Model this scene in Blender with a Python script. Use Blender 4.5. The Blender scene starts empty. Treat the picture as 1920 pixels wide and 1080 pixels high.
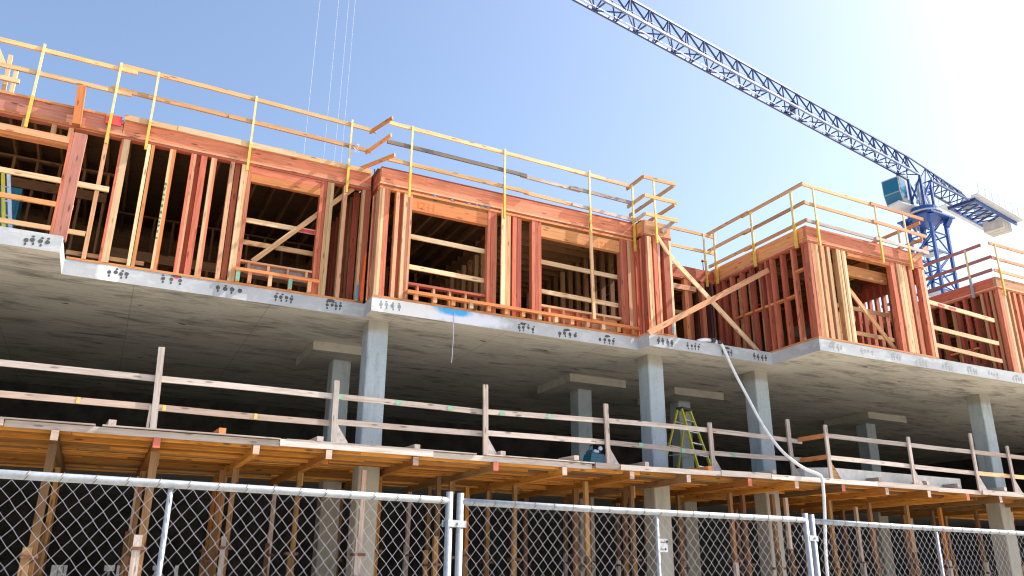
import bpy, math, random
from mathutils import Vector, Matrix
random.seed(7)
R = math.radians
SC = bpy.context.scene
COL = SC.collection
# ---------------------------------------------------------------- camera
CAMZ = 1.55
yaw, pitch, roll = R(26.230), R(19.483), R(0.4915)
fw = Vector((math.sin(yaw)*math.cos(pitch), math.cos(yaw)*math.cos(pitch), math.sin(pitch)))
rt = Vector((math.cos(yaw), -math.sin(yaw), 0)); up = rt.cross(fw)
rt2 = rt*math.cos(roll)+up*math.sin(roll); up2 = up*math.cos(roll)-rt*math.sin(roll)
cam = bpy.data.cameras.new('camera'); co = bpy.data.objects.new('camera', cam); COL.objects.link(co)
cam.sensor_width = 36; cam.lens = 28.595; cam.clip_start = 0.05; cam.clip_end = 5000
M = Matrix((rt2, up2, -fw)).transposed().to_4x4(); M.translation = (0, 0, CAMZ)
co.matrix_world = M
SC.camera = co
# ---------------------------------------------------------------- light
SUN = Vector((1.0, -0.24, 1.02)).normalized()
w = bpy.data.worlds.new('World'); SC.world = w; w.use_nodes = True
nt = w.node_tree; bg = nt.nodes['Background']
sky = nt.nodes.new('ShaderNodeTexSky'); sky.sky_type = 'NISHITA'; sky.sun_disc = False
sky.sun_elevation = math.asin(SUN.z); sky.sun_rotation = math.atan2(SUN.x, SUN.y)
sky.altitude = 0; sky.air_density = 1.0; sky.dust_density = 2.5; sky.ozone_density = 1.5
nt.links.new(sky.outputs[0], bg.inputs[0]); bg.inputs[1].default_value = 0.15
sl = bpy.data.lights.new('sun', 'SUN'); sl.energy = 5.0; sl.angle = R(0.55); sl.color = (1.0, 0.94, 0.85)
so = bpy.data.objects.new('sun', sl); COL.objects.link(so)
so.rotation_euler = SUN.to_track_quat('Z', 'Y').to_euler()
vs = SC.view_settings; vs.view_transform = 'Standard'; vs.look = 'None'; vs.exposure = 0.88; vs.gamma = 1
SC.render.engine = 'CYCLES'
SC.cycles.use_denoising = True
SC.cycles.max_bounces = 6; SC.cycles.diffuse_bounces = 3
SC.cycles.pixel_filter_type = 'BLACKMAN_HARRIS'; SC.cycles.filter_width = 1.15
# ---------------------------------------------------------------- materials
def newmat(name):
    m = bpy.data.materials.new(name); m.use_nodes = True
    n = m.node_tree; b = n.nodes['Principled BSDF']
    return m, n, b
def N(n, t, **k):
    x = n.nodes.new(t)
    for a, v in k.items(): setattr(x, a, v)
    return x
def mixc(n, fac, a, b, mode='MIX'):
    x = N(n, 'ShaderNodeMix', data_type='RGBA', blend_type=mode)
    for sock, v in ((x.inputs[0], fac), (x.inputs[6], a), (x.inputs[7], b)):
        if hasattr(v, 'links') or hasattr(v, 'is_output'): n.links.new(v, sock)
        elif isinstance(v, (int, float)): sock.default_value = v
        else: sock.default_value = (*v, 1)
    return x.outputs[2]
def math_(n, op, a, b=0.5, clamp=False):
    x = N(n, 'ShaderNodeMath', operation=op); x.use_clamp = clamp
    for i, v in enumerate((a, b)):
        if isinstance(v, (int, float)): x.inputs[i].default_value = v
        else: n.links.new(v, x.inputs[i])
    return x.outputs[0]
def ramp(n, v, lo, hi):
    x = N(n, 'ShaderNodeMapRange'); n.links.new(v, x.inputs[0]); x.inputs[1].default_value = lo; x.inputs[2].default_value = hi
    return x.outputs[0]
def coords(n, scale, rnd=True, kind='Object'):
    tc = N(n, 'ShaderNodeTexCoord'); mp = N(n, 'ShaderNodeMapping'); mp.inputs['Scale'].default_value = scale
    n.links.new(tc.outputs[kind], mp.inputs[0])
    out = mp.outputs[0]
    if rnd:
        oi = N(n, 'ShaderNodeObjectInfo'); ad = N(n, 'ShaderNodeVectorMath', operation='ADD')
        ml = math_(n, 'MULTIPLY', oi.outputs['Random'], 57.0)
        n.links.new(out, ad.inputs[0]); n.links.new(ml, ad.inputs[1]); out = ad.outputs[0]
    return out
def noise(n, vec, scale, detail=4, rough=0.6, dist=0.0):
    x = N(n, 'ShaderNodeTexNoise'); n.links.new(vec, x.inputs['Vector'])
    x.inputs['Scale'].default_value = scale; x.inputs['Detail'].default_value = detail
    x.inputs['Roughness'].default_value = rough; x.inputs['Distortion'].default_value = dist
    return x.outputs[0]
def bump(n, b, h, strength=0.3, dist=0.01):
    x = N(n, 'ShaderNodeBump'); x.inputs['Strength'].default_value = strength; x.inputs['Distance'].default_value = dist
    n.links.new(h, x.inputs['Height']); n.links.new(x.outputs[0], b.inputs['Normal'])
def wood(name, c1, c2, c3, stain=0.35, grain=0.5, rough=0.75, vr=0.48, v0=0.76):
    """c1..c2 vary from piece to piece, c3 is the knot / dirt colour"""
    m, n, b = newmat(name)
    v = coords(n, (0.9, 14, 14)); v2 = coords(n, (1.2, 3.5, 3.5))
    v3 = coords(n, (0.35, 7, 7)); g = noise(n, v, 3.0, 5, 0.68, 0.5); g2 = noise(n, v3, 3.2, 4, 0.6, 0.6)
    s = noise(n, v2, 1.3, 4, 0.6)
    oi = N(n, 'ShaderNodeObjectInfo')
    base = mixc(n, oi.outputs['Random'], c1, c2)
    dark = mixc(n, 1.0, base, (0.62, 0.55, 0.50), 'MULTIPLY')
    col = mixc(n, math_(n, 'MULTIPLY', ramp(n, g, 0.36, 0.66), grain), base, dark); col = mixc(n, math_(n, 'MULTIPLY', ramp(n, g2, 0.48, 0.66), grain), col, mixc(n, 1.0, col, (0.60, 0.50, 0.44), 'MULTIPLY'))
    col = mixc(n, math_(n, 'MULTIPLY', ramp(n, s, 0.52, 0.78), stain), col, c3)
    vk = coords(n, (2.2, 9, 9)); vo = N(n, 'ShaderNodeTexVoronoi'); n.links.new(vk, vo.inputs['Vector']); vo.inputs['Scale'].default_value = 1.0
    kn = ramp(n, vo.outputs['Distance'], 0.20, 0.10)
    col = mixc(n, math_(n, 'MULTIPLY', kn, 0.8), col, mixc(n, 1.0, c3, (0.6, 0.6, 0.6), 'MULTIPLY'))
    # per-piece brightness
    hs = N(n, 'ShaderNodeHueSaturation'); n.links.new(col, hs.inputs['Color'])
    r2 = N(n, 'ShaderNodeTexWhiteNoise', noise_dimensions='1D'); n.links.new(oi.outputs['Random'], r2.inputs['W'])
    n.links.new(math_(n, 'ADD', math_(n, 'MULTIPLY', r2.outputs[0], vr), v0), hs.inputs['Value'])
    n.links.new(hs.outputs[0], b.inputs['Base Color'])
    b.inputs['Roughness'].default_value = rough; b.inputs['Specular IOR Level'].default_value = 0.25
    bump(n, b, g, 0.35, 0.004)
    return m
W_RED = wood('red_coated_lumber', (0.57, 0.145, 0.082), (0.67, 0.24, 0.13), (0.28, 0.065, 0.04), 0.48, 0.6)
W_DRED = wood('dark_red_coated_lumber', (0.45, 0.10, 0.06), (0.54, 0.15, 0.085), (0.23, 0.06, 0.04), 0.48, 0.6)
W_PUR = wood('purple_red_lumber', (0.44, 0.19, 0.15), (0.48, 0.21, 0.15), (0.2, 0.08, 0.07), 0.4)
W_ORA = wood('orange_lumber', (0.70, 0.25, 0.085), (0.74, 0.34, 0.13), (0.38, 0.12, 0.05), 0.35)
W_PINK = wood('salmon_lumber', (0.68, 0.33, 0.17), (0.75, 0.44, 0.25), (0.42, 0.17, 0.09), 0.35)
W_CREAM = wood('fresh_pale_lumber', (0.74, 0.50, 0.27), (0.80, 0.60, 0.37), (0.42, 0.24, 0.11), 0.35)
W_GOLD = wood('golden_rail_lumber', (0.72, 0.44, 0.19), (0.80, 0.56, 0.29), (0.40, 0.21, 0.09), 0.4)
W_TAN = wood('tan_lumber', (0.62, 0.36, 0.17), (0.70, 0.45, 0.24), (0.34, 0.17, 0.08), 0.4)
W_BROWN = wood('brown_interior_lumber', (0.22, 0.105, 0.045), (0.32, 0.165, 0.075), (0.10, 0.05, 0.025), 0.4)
W_GREY = wood('weathered_grey_lumber', (0.45, 0.38, 0.335), (0.58, 0.51, 0.46), (0.22, 0.17, 0.14), 0.55, 0.6)
W_PGREY = wood('weathered_pinkish_lumber', (0.56, 0.43, 0.35), (0.65, 0.52, 0.44), (0.30, 0.20, 0.16), 0.5)
W_PALE = wood('weathered_pale_board', (0.58, 0.51, 0.46), (0.69, 0.63, 0.58), (0.30, 0.24, 0.19), 0.55)
W_FORM = wood('oiled_formwork_timber', (0.44, 0.16, 0.028), (0.70, 0.32, 0.055), (0.16, 0.07, 0.022), 0.55, 0.6, 0.75, 0.8, 0.5)
W_FORMD = wood('dirty_formwork_timber', (0.24, 0.14, 0.065), (0.44, 0.24, 0.08), (0.12, 0.07, 0.035), 0.6, 0.6, 0.75, 0.7, 0.5)
W_CHAR = wood('blackened_rail_board', (0.20, 0.16, 0.13), (0.22, 0.18, 0.14), (0.02, 0.02, 0.02), 0.95)
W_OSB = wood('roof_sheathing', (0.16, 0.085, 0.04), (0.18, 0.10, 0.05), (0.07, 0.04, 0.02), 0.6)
def plain(name, col, rough=0.6, metal=0.0, var=0.15, scale=6.0, bmp=0.0):
    m, n, b = newmat(name)
    v = coords(n, (1, 1, 1)); g = noise(n, v, scale, 5, 0.65)
    dk = tuple(c*(1-var*2) for c in col); lt = tuple(min(1, c*(1+var)) for c in col)
    n.links.new(mixc(n, ramp(n, g, 0.3, 0.7), dk, lt), b.inputs['Base Color'])
    b.inputs['Roughness'].default_value = rough; b.inputs['Metallic'].default_value = metal
    if bmp: bump(n, b, g, bmp, 0.01)
    return m
GALV = plain('galvanised_steel', (0.38, 0.41, 0.44), 0.5, 0.4, 0.12, 30)
GALVW = plain('galvanised_wire', (0.33, 0.33, 0.36), 0.5, 0.4, 0.1, 30)
YELST = plain('yellow_bracket_steel', (0.76, 0.50, 0.08), 0.5, 0.0, 0.12, 14)
YELPO = plain('yellowed_rail_post', (0.78, 0.62, 0.30), 0.6, 0.0, 0.12, 14)
RUST = plain('rusty_clamp_steel', (0.20, 0.10, 0.06), 0.8, 0.3, 0.3, 30)
BLUE = plain('crane_blue_paint', (0.018, 0.075, 0.30), 0.45, 0.0, 0.15, 3)
BLUED = plain('crane_dark_blue_paint', (0.022, 0.05, 0.17), 0.5, 0.0, 0.15, 3)
JIBLIT = plain('sunlit_blue_white_paint', (0.16, 0.21, 0.36), 0.5, 0.0, 0.1, 3)  # lighter copy of the jib blue, sunlit near chord put into the colour
CABG = plain('grey_cab_paint', (0.34, 0.35, 0.37), 0.5, 0.0, 0.1, 3)
LGREY = plain('light_grey_paint', (0.55, 0.57, 0.60), 0.5, 0.0, 0.1, 3)
CWT = plain('counterweight_concrete', (0.50, 0.47, 0.43), 0.9, 0.0, 0.1, 3)
FIBER = plain('yellow_fibreglass', (0.72, 0.66, 0.06), 0.5, 0.0, 0.1, 8)
DARK = plain('dark_plastic', (0.03, 0.04, 0.06), 0.5, 0.0, 0.2, 8)
TEAL = plain('teal_plastic', (0.02, 0.16, 0.24), 0.4, 0.0, 0.2, 8)
TEALL = plain('light_teal_plastic', (0.04, 0.34, 0.34), 0.4, 0.0, 0.2, 8)
LBLUE = plain('pale_blue_rail', (0.55, 0.68, 0.85), 0.4, 0.0, 0.1, 8)
ALU = plain('aluminium', (0.7, 0.72, 0.75), 0.35, 0.7, 0.1, 20)
HOSE = plain('white_hose_fabric', (0.80, 0.80, 0.80), 0.7, 0.0, 0.06, 20)
PLY = plain('grey_plywood', (0.45, 0.40, 0.38), 0.85, 0.0, 0.2, 10)
SPO = plain('orange_spray_paint', (0.95, 0.16, 0.01), 0.6, 0.0, 0.1, 20)
SPB = plain('blue_spray_paint', (0.03, 0.32, 0.62), 0.6, 0.0, 0.1, 20)
SPG = plain('green_spray_paint', (0.02, 0.22, 0.10), 0.6, 0.0, 0.2, 20)
SPT = plain('mint_spray_paint', (0.20, 0.42, 0.29), 0.6, 0.0, 0.15, 20)
SPR = plain('red_spray_paint', (0.75, 0.04, 0.07), 0.6, 0.0, 0.15, 20)
SPY = plain('yellow_spray_paint', (0.72, 0.52, 0.14), 0.6, 0.0, 0.15, 20)
GROUT = plain('dark_grout', (0.10, 0.105, 0.11), 0.95, 0.0, 0.3, 60)
GROUTL = plain('pale_grout', (0.36, 0.37, 0.38), 0.95, 0.0, 0.3, 60)
ROPE = plain('pale_wire_rope', (0.62, 0.66, 0.72), 0.5, 0.3, 0.1, 8)
BLACK = plain('black_pipe', (0.02, 0.02, 0.022), 0.5, 0.0, 0.1, 8)
SIGNW = plain('white_sign_board', (0.78, 0.78, 0.78), 0.5, 0.0, 0.04, 8)
INK = plain('black_lettering', (0.03, 0.03, 0.03), 0.6, 0.0, 0.1, 8)
WHITEP = plain('white_panel', (0.80, 0.79, 0.75), 0.8, 0.0, 0.1, 8)
GPANEL = plain('grey_sheathing_panel', (0.36, 0.33, 0.36), 0.9, 0.0, 0.2, 14)
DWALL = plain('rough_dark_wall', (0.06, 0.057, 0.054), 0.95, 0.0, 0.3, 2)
m, n, b = newmat('cab_glass'); b.inputs['Base Color'].default_value = (0.012, 0.13, 0.24, 1); b.inputs['Roughness'].default_value = 0.15; b.inputs['Specular IOR Level'].default_value = 0.3; GLASS = m
def concrete(name, c1, c2, stain, streak=(0.25, 3.0, 3.0), stn=0.5, blob=None, seams=False, tie=False, bands=False, fine=0.25):
    m, n, b = newmat(name)
    v = coords(n, (1, 1, 1), False); vs_ = coords(n, streak, False)
    a = noise(n, v, 0.55, 6, 0.6, 0.3); f = noise(n, v, 14, 6, 0.7); s = noise(n, vs_, 2.2, 6, 0.68, 0.3)
    col = mixc(n, ramp(n, a, 0.32, 0.68), c1, c2)
    col = mixc(n, math_(n, 'MULTIPLY', ramp(n, s, 0.50, 0.72), stn), col, stain)
    col = mixc(n, math_(n, 'MULTIPLY', ramp(n, f, 0.55, 0.72), fine), col, stain)
    if seams:
        br = N(n, 'ShaderNodeTexBrick'); br.offset = 0.0
        n.links.new(v, br.inputs['Vector']); br.inputs['Scale'].default_value = 1.0
        br.inputs['Mortar Size'].default_value = 0.012; br.inputs['Brick Width'].default_value = 2.44; br.inputs['Row Height'].default_value = 1.22
        col = mixc(n, math_(n, 'MULTIPLY', br.outputs['Fac'], 0.30), col, stain)
    if tie:
        vf = coords(n, (0.4, 7, 7), False); fs_ = noise(n, vf, 2.5, 5, 0.7, 0.3); col = mixc(n, math_(n, 'MULTIPLY', ramp(n, fs_, 0.5, 0.75), 0.45), col, stain)
        vv = coords(n, (0.9, 2.0, 2.0), False); vo = N(n, 'ShaderNodeTexVoronoi'); n.links.new(vv, vo.inputs['Vector']); vo.inputs['Scale'].default_value = 0.75
        col = mixc(n, ramp(n, math_(n, 'ADD', vo.outputs['Distance'], math_(n, 'MULTIPLY', f, 0.06)), 0.095, 0.075), col, (0.04, 0.035, 0.03))
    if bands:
        # raw tan concrete below the deck and in a ragged band under the slab, blue sky light painted into the colour between
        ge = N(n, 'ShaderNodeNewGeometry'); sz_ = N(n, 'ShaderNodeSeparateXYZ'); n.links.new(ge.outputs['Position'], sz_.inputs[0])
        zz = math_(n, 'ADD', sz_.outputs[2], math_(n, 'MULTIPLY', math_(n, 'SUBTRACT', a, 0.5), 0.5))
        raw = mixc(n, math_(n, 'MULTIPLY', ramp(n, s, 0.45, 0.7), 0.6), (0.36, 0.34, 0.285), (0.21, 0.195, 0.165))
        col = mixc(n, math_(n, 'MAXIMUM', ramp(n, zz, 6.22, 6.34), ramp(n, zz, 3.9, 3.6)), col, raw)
    if blob:
        for (bx, by, bz, rx, rz, bc) in blob:
            sp = N(n, 'ShaderNodeSeparateXYZ'); n.links.new(v, sp.inputs[0])
            dx = math_(n, 'DIVIDE', math_(n, 'SUBTRACT', sp.outputs[0], bx), rx)
            dz = math_(n, 'DIVIDE', math_(n, 'SUBTRACT', sp.outputs[2], bz), rz)
            d = math_(n, 'ADD', math_(n, 'MULTIPLY', dx, dx), math_(n, 'MULTIPLY', dz, dz))
            ns = noise(n, v, 5.0, 5, 0.7)
            d = math_(n, 'ADD', d, math_(n, 'MULTIPLY', math_(n, 'SUBTRACT', ns, 0.5), 1.5))
            # paint only on the front edge of the slab
            ge = N(n, 'ShaderNodeNewGeometry'); sn = N(n, 'ShaderNodeSeparateXYZ'); n.links.new(ge.outputs['Normal'], sn.inputs[0])
            front = math_(n, 'GREATER_THAN', math_(n, 'ABSOLUTE', sn.outputs[1]), 0.7)
            fac = math_(n, 'MULTIPLY', ramp(n, d, 1.0, 0.35), front)
            col = mixc(n, fac, col, bc)
    n.links.new(col, b.inputs['Base Color']); b.inputs['Roughness'].default_value = 0.9
    bump(n, b, f, 0.25, 0.01)
    return m
C_SOFF = concrete('slab_soffit_concrete', (0.55, 0.52, 0.44), (0.69, 0.65, 0.55), (0.11, 0.105, 0.09), (0.45, 1.5, 1.5), 0.85, None, True, True)
C_EDGE = concrete('slab_edge_concrete', (0.31, 0.335, 0.36), (0.48, 0.50, 0.515), (0.66, 0.67, 0.675), (1.0, 1.5, 2.6), 0.6,
    [(6.3, 0, 6.64, 1.2, 0.2, (0.70, 0.72, 0.80)), (6.05, 0, 6.76, 0.50, 0.13, (0.08, 0.40, 0.78)), (0.68, 0, 6.765, 0.07, 0.05, (0.70, 0.08, 0.12)),
     (5.0, 0, 6.66, 0.8, 0.3, (0.74, 0.75, 0.74)), (-0.45, 0, 6.66, 0.22, 0.3, (0.76, 0.77, 0.78))])
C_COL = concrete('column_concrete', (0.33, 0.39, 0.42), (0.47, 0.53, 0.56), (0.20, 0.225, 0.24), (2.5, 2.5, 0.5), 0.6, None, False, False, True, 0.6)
C_DECK = concrete('deck_concrete', (0.20, 0.19, 0.18), (0.28, 0.27, 0.25), (0.11, 0.105, 0.10))
C_GRND = concrete('road_surface', (0.46, 0.41, 0.34), (0.54, 0.49, 0.41), (0.18, 0.17, 0.16))
C_CAP = concrete('capital_concrete', (0.40, 0.375, 0.315), (0.52, 0.49, 0.41), (0.18, 0.17, 0.15), (1, 2, 2), 0.6)
# ---------------------------------------------------------------- geometry helpers
def link(o, parent=None):
    COL.objects.link(o)
    if parent is not None: o.parent = parent
    return o
def wmat(p):
    m = Matrix.Identity(4)
    while p is not None: m = p.matrix_basis @ m; p = p.parent
    return m
def wpos(p): return wmat(p).translation.copy()
def thing(name, label, cat, loc=(0, 0, 0), group=None):
    o = bpy.data.objects.new(name, None); o.empty_display_size = 0.2; o.location = loc; COL.objects.link(o)
    o['label'] = label; o['category'] = cat
    if group: o['group'] = group
    return o
def meshobj(name, verts, faces, mat, parent=None, loc=None, smooth=False):
    """verts are world positions; the object's origin goes to loc (or the parent's)"""
    base = wpos(parent) if parent is not None else Vector((0, 0, 0))
    l = Vector(loc) if loc is not None else base
    me = bpy.data.meshes.new(name); me.from_pydata([tuple(Vector(v)-l) for v in verts], [], faces)
    if isinstance(mat, (list, tuple)):
        for q in mat: me.materials.append(q)
    else: me.materials.append(mat)
    if smooth:
        for p in me.polygons: p.use_smooth = True
    o = bpy.data.objects.new(name, me); link(o, parent); o.location = l-base
    return o
BOXF = [(0, 3, 2, 1), (4, 5, 6, 7), (0, 1, 5, 4), (1, 2, 6, 5), (2, 3, 7, 6), (3, 0, 4, 7)]
def frame(p0, p1, ref):
    x = (Vector(p1)-Vector(p0)).normalized(); y = Vector(ref); y = (y-x*y.dot(x)).normalized(); return x, y, x.cross(y)
def beam(name, p0, p1, a, bb, mat, parent, ref=(1, 0, 0), bow=0.004, taper=0.0):
    """one timber: a = size along ref, bb = size across; origin in its middle, local x along the grain"""
    p0, p1 = Vector(p0), Vector(p1); L = (p1-p0).length; x, y, z = frame(p0, p1, ref)
    segs = 3 if L > 0.6 else 1; vs_, fs = [], []
    by, bz = random.uniform(-bow, bow), random.uniform(-bow, bow)
    e = 0.003
    for i in range(segs+1):
        t = i/segs; k = 4*t*(1-t); sx = (t-0.5)*L
        for (sy, sz) in ((-1, -1), (1, -1), (1, 1), (-1, 1)):
            j = random.uniform(-e, e) if i in (0, segs) else 0
            vs_.append((sx+j, sy*a/2+by*k, sz*bb/2+bz*k))
    for i in range(segs):
        o = i*4
        for q in range(4): fs.append((o+q, o+(q+1) % 4, o+4+(q+1) % 4, o+4+q))
    fs.append((3, 2, 1, 0)); o = segs*4; fs.append((o, o+1, o+2, o+3))
    me = bpy.data.meshes.new(name); me.from_pydata(vs_, [], [f[::-1] if False else f for f in fs]); me.materials.append(mat)
    ob = bpy.data.objects.new(name, me); link(ob, parent)
    Mx = Matrix((x, y, z)).transposed().to_4x4(); Mx.translation = (p0+p1)/2
    ob.matrix_basis = wmat(parent).inverted() @ Mx
    return ob
def stud(par, x0, x1, y, z0, z1, mat, depth=0.14, name='stud', lean=0.0):
    return beam(name, ((x0+x1)/2, y+depth/2, z0), ((x0+x1)/2+lean, y+depth/2, z1), x1-x0, depth, mat, par, (1, 0, 0))
def xb(par, x0, x1, y, z, dep, h, mat, name, dz=0.0, dy=0.0, bow=0.004):
    """timber along X: y = front face, z = top"""
    return beam(name, (x0, y+dep/2, z-h/2), (x1, y+dep/2+dy, z-h/2+dz), dep, h, mat, par, (0, 1, 0), bow)
def yb(par, x, y0, y1, z, wd, h, mat, name, dz=0.0):
    return beam(name, (x, y0, z-h/2), (x, y1, z-h/2+dz), wd, h, mat, par, (1, 0, 0))
class MB:
    def __init__(s): s.v = []; s.f = []
    def box(s, lo, hi):
        o = len(s.v)
        for z in (lo[2], hi[2]):
            for (x, y) in ((lo[0], lo[1]), (hi[0], lo[1]), (hi[0], hi[1]), (lo[0], hi[1])): s.v.append((x, y, z))
        s.f += [tuple(o+i for i in f) for f in BOXF]; return s
    def bar(s, p0, p1, a, bb=None, ref=(0, 0, 1)):
        bb = bb or a; p0, p1 = Vector(p0), Vector(p1)
        if abs((p1-p0).normalized().dot(Vector(ref))) > 0.98: ref = (1, 0.2, 0)
        x, y, z = frame(p0, p1, ref); o = len(s.v)
        for p in (p0, p1):
            for (sy, sz) in ((-1, -1), (1, -1), (1, 1), (-1, 1)): s.v.append(tuple(p+y*sy*a/2+z*sz*bb/2))
        s.f += [tuple(o+i for i in f) for f in ((3, 2, 1, 0), (4, 5, 6, 7), (0, 1, 5, 4), (1, 2, 6, 5), (2, 3, 7, 6), (3, 0, 4, 7))]; return s
    def tube(s, pts, r, seg=8, cap=True):
        pts = [Vector(p) for p in pts]; o = len(s.v); k = len(pts)
        for i, p in enumerate(pts):
            d = (pts[min(i+1, k-1)]-pts[max(i-1, 0)]).normalized()
            ref = Vector((0, 0, 1)) if abs(d.z) < 0.9 else Vector((1, 0.1, 0))
            y = (ref-d*ref.dot(d)).normalized(); z = d.cross(y)
            rr = r[i] if isinstance(r, (list, tuple)) else r
            for j in range(seg):
                t = 2*math.pi*j/seg; s.v.append(tuple(p+y*math.cos(t)*rr+z*math.sin(t)*rr))
        for i in range(k-1):
            for j in range(seg):
                a, b2 = o+i*seg+j, o+i*seg+(j+1) % seg; s.f.append((a, b2, b2+seg, a+seg))
        if cap: s.f.append(tuple(o+j for j in range(seg))[::-1]); s.f.append(tuple(o+(k-1)*seg+j for j in range(seg)))
        return s
    def prism(s, poly, axis, d0, d1):
        """poly of 2d points extruded along axis ('x','y','z')"""
        o = len(s.v); k = len(poly)
        for d in (d0, d1):
            for (a, b2) in poly: s.v.append({'x': (d, a, b2), 'y': (a, d, b2), 'z': (a, b2, d)}[axis])
        s.f.append(tuple(o+i for i in range(k))[::-1]); s.f.append(tuple(o+k+i for i in range(k)))
        for i in range(k): j = (i+1) % k; s.f.append((o+i, o+j, o+k+j, o+k+i))
        return s
    def build(s, name, mat, parent=None, loc=None, smooth=False): return meshobj(name, s.v, s.f, mat, parent, loc, smooth)
def box(name, lo, hi, mat, parent=None, loc=None): return MB().box(lo, hi).build(name, mat, parent, loc)
ORD = ['first', 'second', 'third', 'fourth', 'fifth', 'sixth', 'seventh', 'eighth', 'ninth', 'tenth', 'eleventh', 'twelfth', 'thirteenth', 'fourteenth', 'fifteenth', 'sixteenth', 'seventeenth', 'eighteenth', 'nineteenth', 'twentieth']
U = random.uniform
# ================================================================ SETTING
g = MB(); g.v = [(-900, -900, 0), (900, -900, 0), (900, 900, 0), (-900, 900, 0)]; g.f = [(0, 1, 2, 3)]
gr = g.build('ground', C_GRND); gr['kind'] = 'structure'
ZT, ZB = 6.80, 6.505
YA, YB, YC, YD, YF = 14.47, 15.60, 15.06, 14.62, 13.10
XAB, XBC, XCD, XF = -1.18, 4.30, 10.70, 14.38
# ---------------------------------------------------------------- concrete building
pod = thing('concrete_podium', 'grey concrete podium with stepped upper slab and square columns behind the fence', 'building', (0, 15.6, 0))
outline = [(-9, YA), (XAB, YA), (XAB, YB), (XBC, YB), (XBC, YC), (XCD, YC), (XCD, YD), (XF, YD), (XF, YF), (34, YF), (34, 26.3), (-9, 26.3)]
sb = MB().prism(outline, 'z', ZB, ZT)
slab = sb.build('upper_slab', [C_SOFF, C_EDGE, C_DECK], pod)
# (faces wound from prism: recompute outward normals)
import bmesh
def fixn(o):
    bm = bmesh.new(); bm.from_mesh(o.data); bmesh.ops.recalc_face_normals(bm, faces=bm.faces); bm.to_mesh(o.data); bm.free()
fixn(slab)
for p in slab.data.polygons:
    c = p.center
    if p.normal.z < -0.5: p.material_index = 0
    elif p.normal.z > 0.5: p.material_index = 2
    else: p.material_index = 1
def pockets(x, y, z, mat, nn=4, sc=1.0):
    sc = sc*U(0.85, 1.12); m = MB(); tot = 0.34*sc*U(.9, 1.1)
    for i in range(nn):
        cx = x-tot/2+tot*i/(nn-1)+U(-0.012, 0.012); cz = z+U(-0.012, 0.012)
        def disc(px, pz, rx, rz, k=10):
            o = len(m.v); ph = U(0, 6)
            for j in range(k):
                t = 2*math.pi*j/k+ph; q = 1+U(-0.12, 0.12)
                m.v.append((px+math.cos(t)*rx*q, y-0.003-U(0, 0.0004), pz+math.sin(t)*rz*q))
            m.f.append(tuple(o+j for j in range(k)))
        disc(cx, cz, 0.039*sc, 0.042*sc)
        if random.random() < 0.8: disc(cx+U(-0.01, 0.02), cz-0.066, 0.018, 0.026)
        if random.random() < 0.7: disc(cx+U(-0.01, 0.03), cz+0.062, 0.024, 0.018)
    if random.random() < 0.55:
        a0_ = x+U(-.12, .05); m.v += [(a0_+dx*U(.8, 1.2), y-.0036, z+.09+dz*U(.7, 1.3)) for dx, dz in ((-.06, -.02), (0, -.035), (.08, -.02), (.11, .01), (.05, .03), (-.03, .025))]; m.f.append(tuple(range(len(m.v)-6, len(m.v))))
    o = m.build('anchor_pocket_cluster', mat, slab); o['kind'] = 'stuff'; return o
for x, y, z, k in ((-1.544, YA, 6.643, 1), (-0.29, YB, 6.678, 1), (0.61, YB, 6.70, 1), (1.644, YB, 6.69, 1), (2.677, YB, 6.678, 1), (3.676, YB, 6.67, 1), (4.68, YC, 6.663, 0), (7.764, YC, 6.625, 1), (8.806, YC, 6.63, 1),
                   (9.843, YC, 6.63, 1), (11.14, YD, 6.65, 1), (11.948, YD, 6.65, 1), (12.949, YD, 6.645, 1), (13.978, YD, 6.64, 1), (14.891, YF, 6.652, 0), (15.907, YF, 6.668, 0), (16.901, YF, 6.643, 0), (17.805, YF, 6.63, 0), (18.763, YF, 6.625, 0), (19.711, YF, 6.63, 0), (20.536, YF, 6.63, 0), (21.531, YF, 6.61, 0)):
    pockets(x, y, z, GROUT if k else GROUTL, 3 if abs(x-0.61) < 0.01 else 4)
# chipped grout lip hanging at the left slab return and a drooping tie wire
cols = [(4.45, 15.68), (11.1, 15.25), (14.4, 15.30), (21.84, 14.43)]
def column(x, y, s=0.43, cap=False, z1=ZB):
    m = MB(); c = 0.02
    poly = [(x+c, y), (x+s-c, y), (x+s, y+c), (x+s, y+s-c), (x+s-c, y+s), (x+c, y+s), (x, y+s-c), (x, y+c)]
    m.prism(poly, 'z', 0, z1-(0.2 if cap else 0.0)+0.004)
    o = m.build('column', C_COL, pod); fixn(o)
    if cap:
        k = MB(); hx, hy = 0.86, 0.9; k.prism([(x+s/2-hx, y+s/2-hy), (x+s/2+hx, y+s/2-hy), (x+s/2+hx, y+s/2+hy), (x+s/2-hx, y+s/2+hy)], 'z', z1-0.2, z1+0.003)
        q = k.build('capital', C_CAP, o); fixn(q)
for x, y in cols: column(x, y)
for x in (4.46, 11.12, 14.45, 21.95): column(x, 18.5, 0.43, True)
box('deck_slab', (-9, 14.62, 3.625), (34, 26.1, 3.735), C_DECK, pod)
box('added_rear_wall', (-9.3, 26.0, 0), (34.3, 26.2, ZB+0.05), DWALL, pod)  # rear wall and unseen side walls added to keep the lower level dark
box('added_side_wall', (-9.0+.05, 14.6, 0), (-8.85, 26.1, ZB+.05), DWALL, pod)
box('added_side_wall', (33.8, 13.3, 0), (33.95, 26.1, ZB+.05), DWALL, pod)
# white kerb block cast on the deck edge
kb = MB(); kb.prism([(14.7, 14.30), (15.2, 13.98), (19.75, 13.98), (19.75, 14.55), (14.7, 14.58)], 'z', 3.738, 3.99)
o = kb.build('concrete_kerb', WHITEP, pod); fixn(o)
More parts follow.
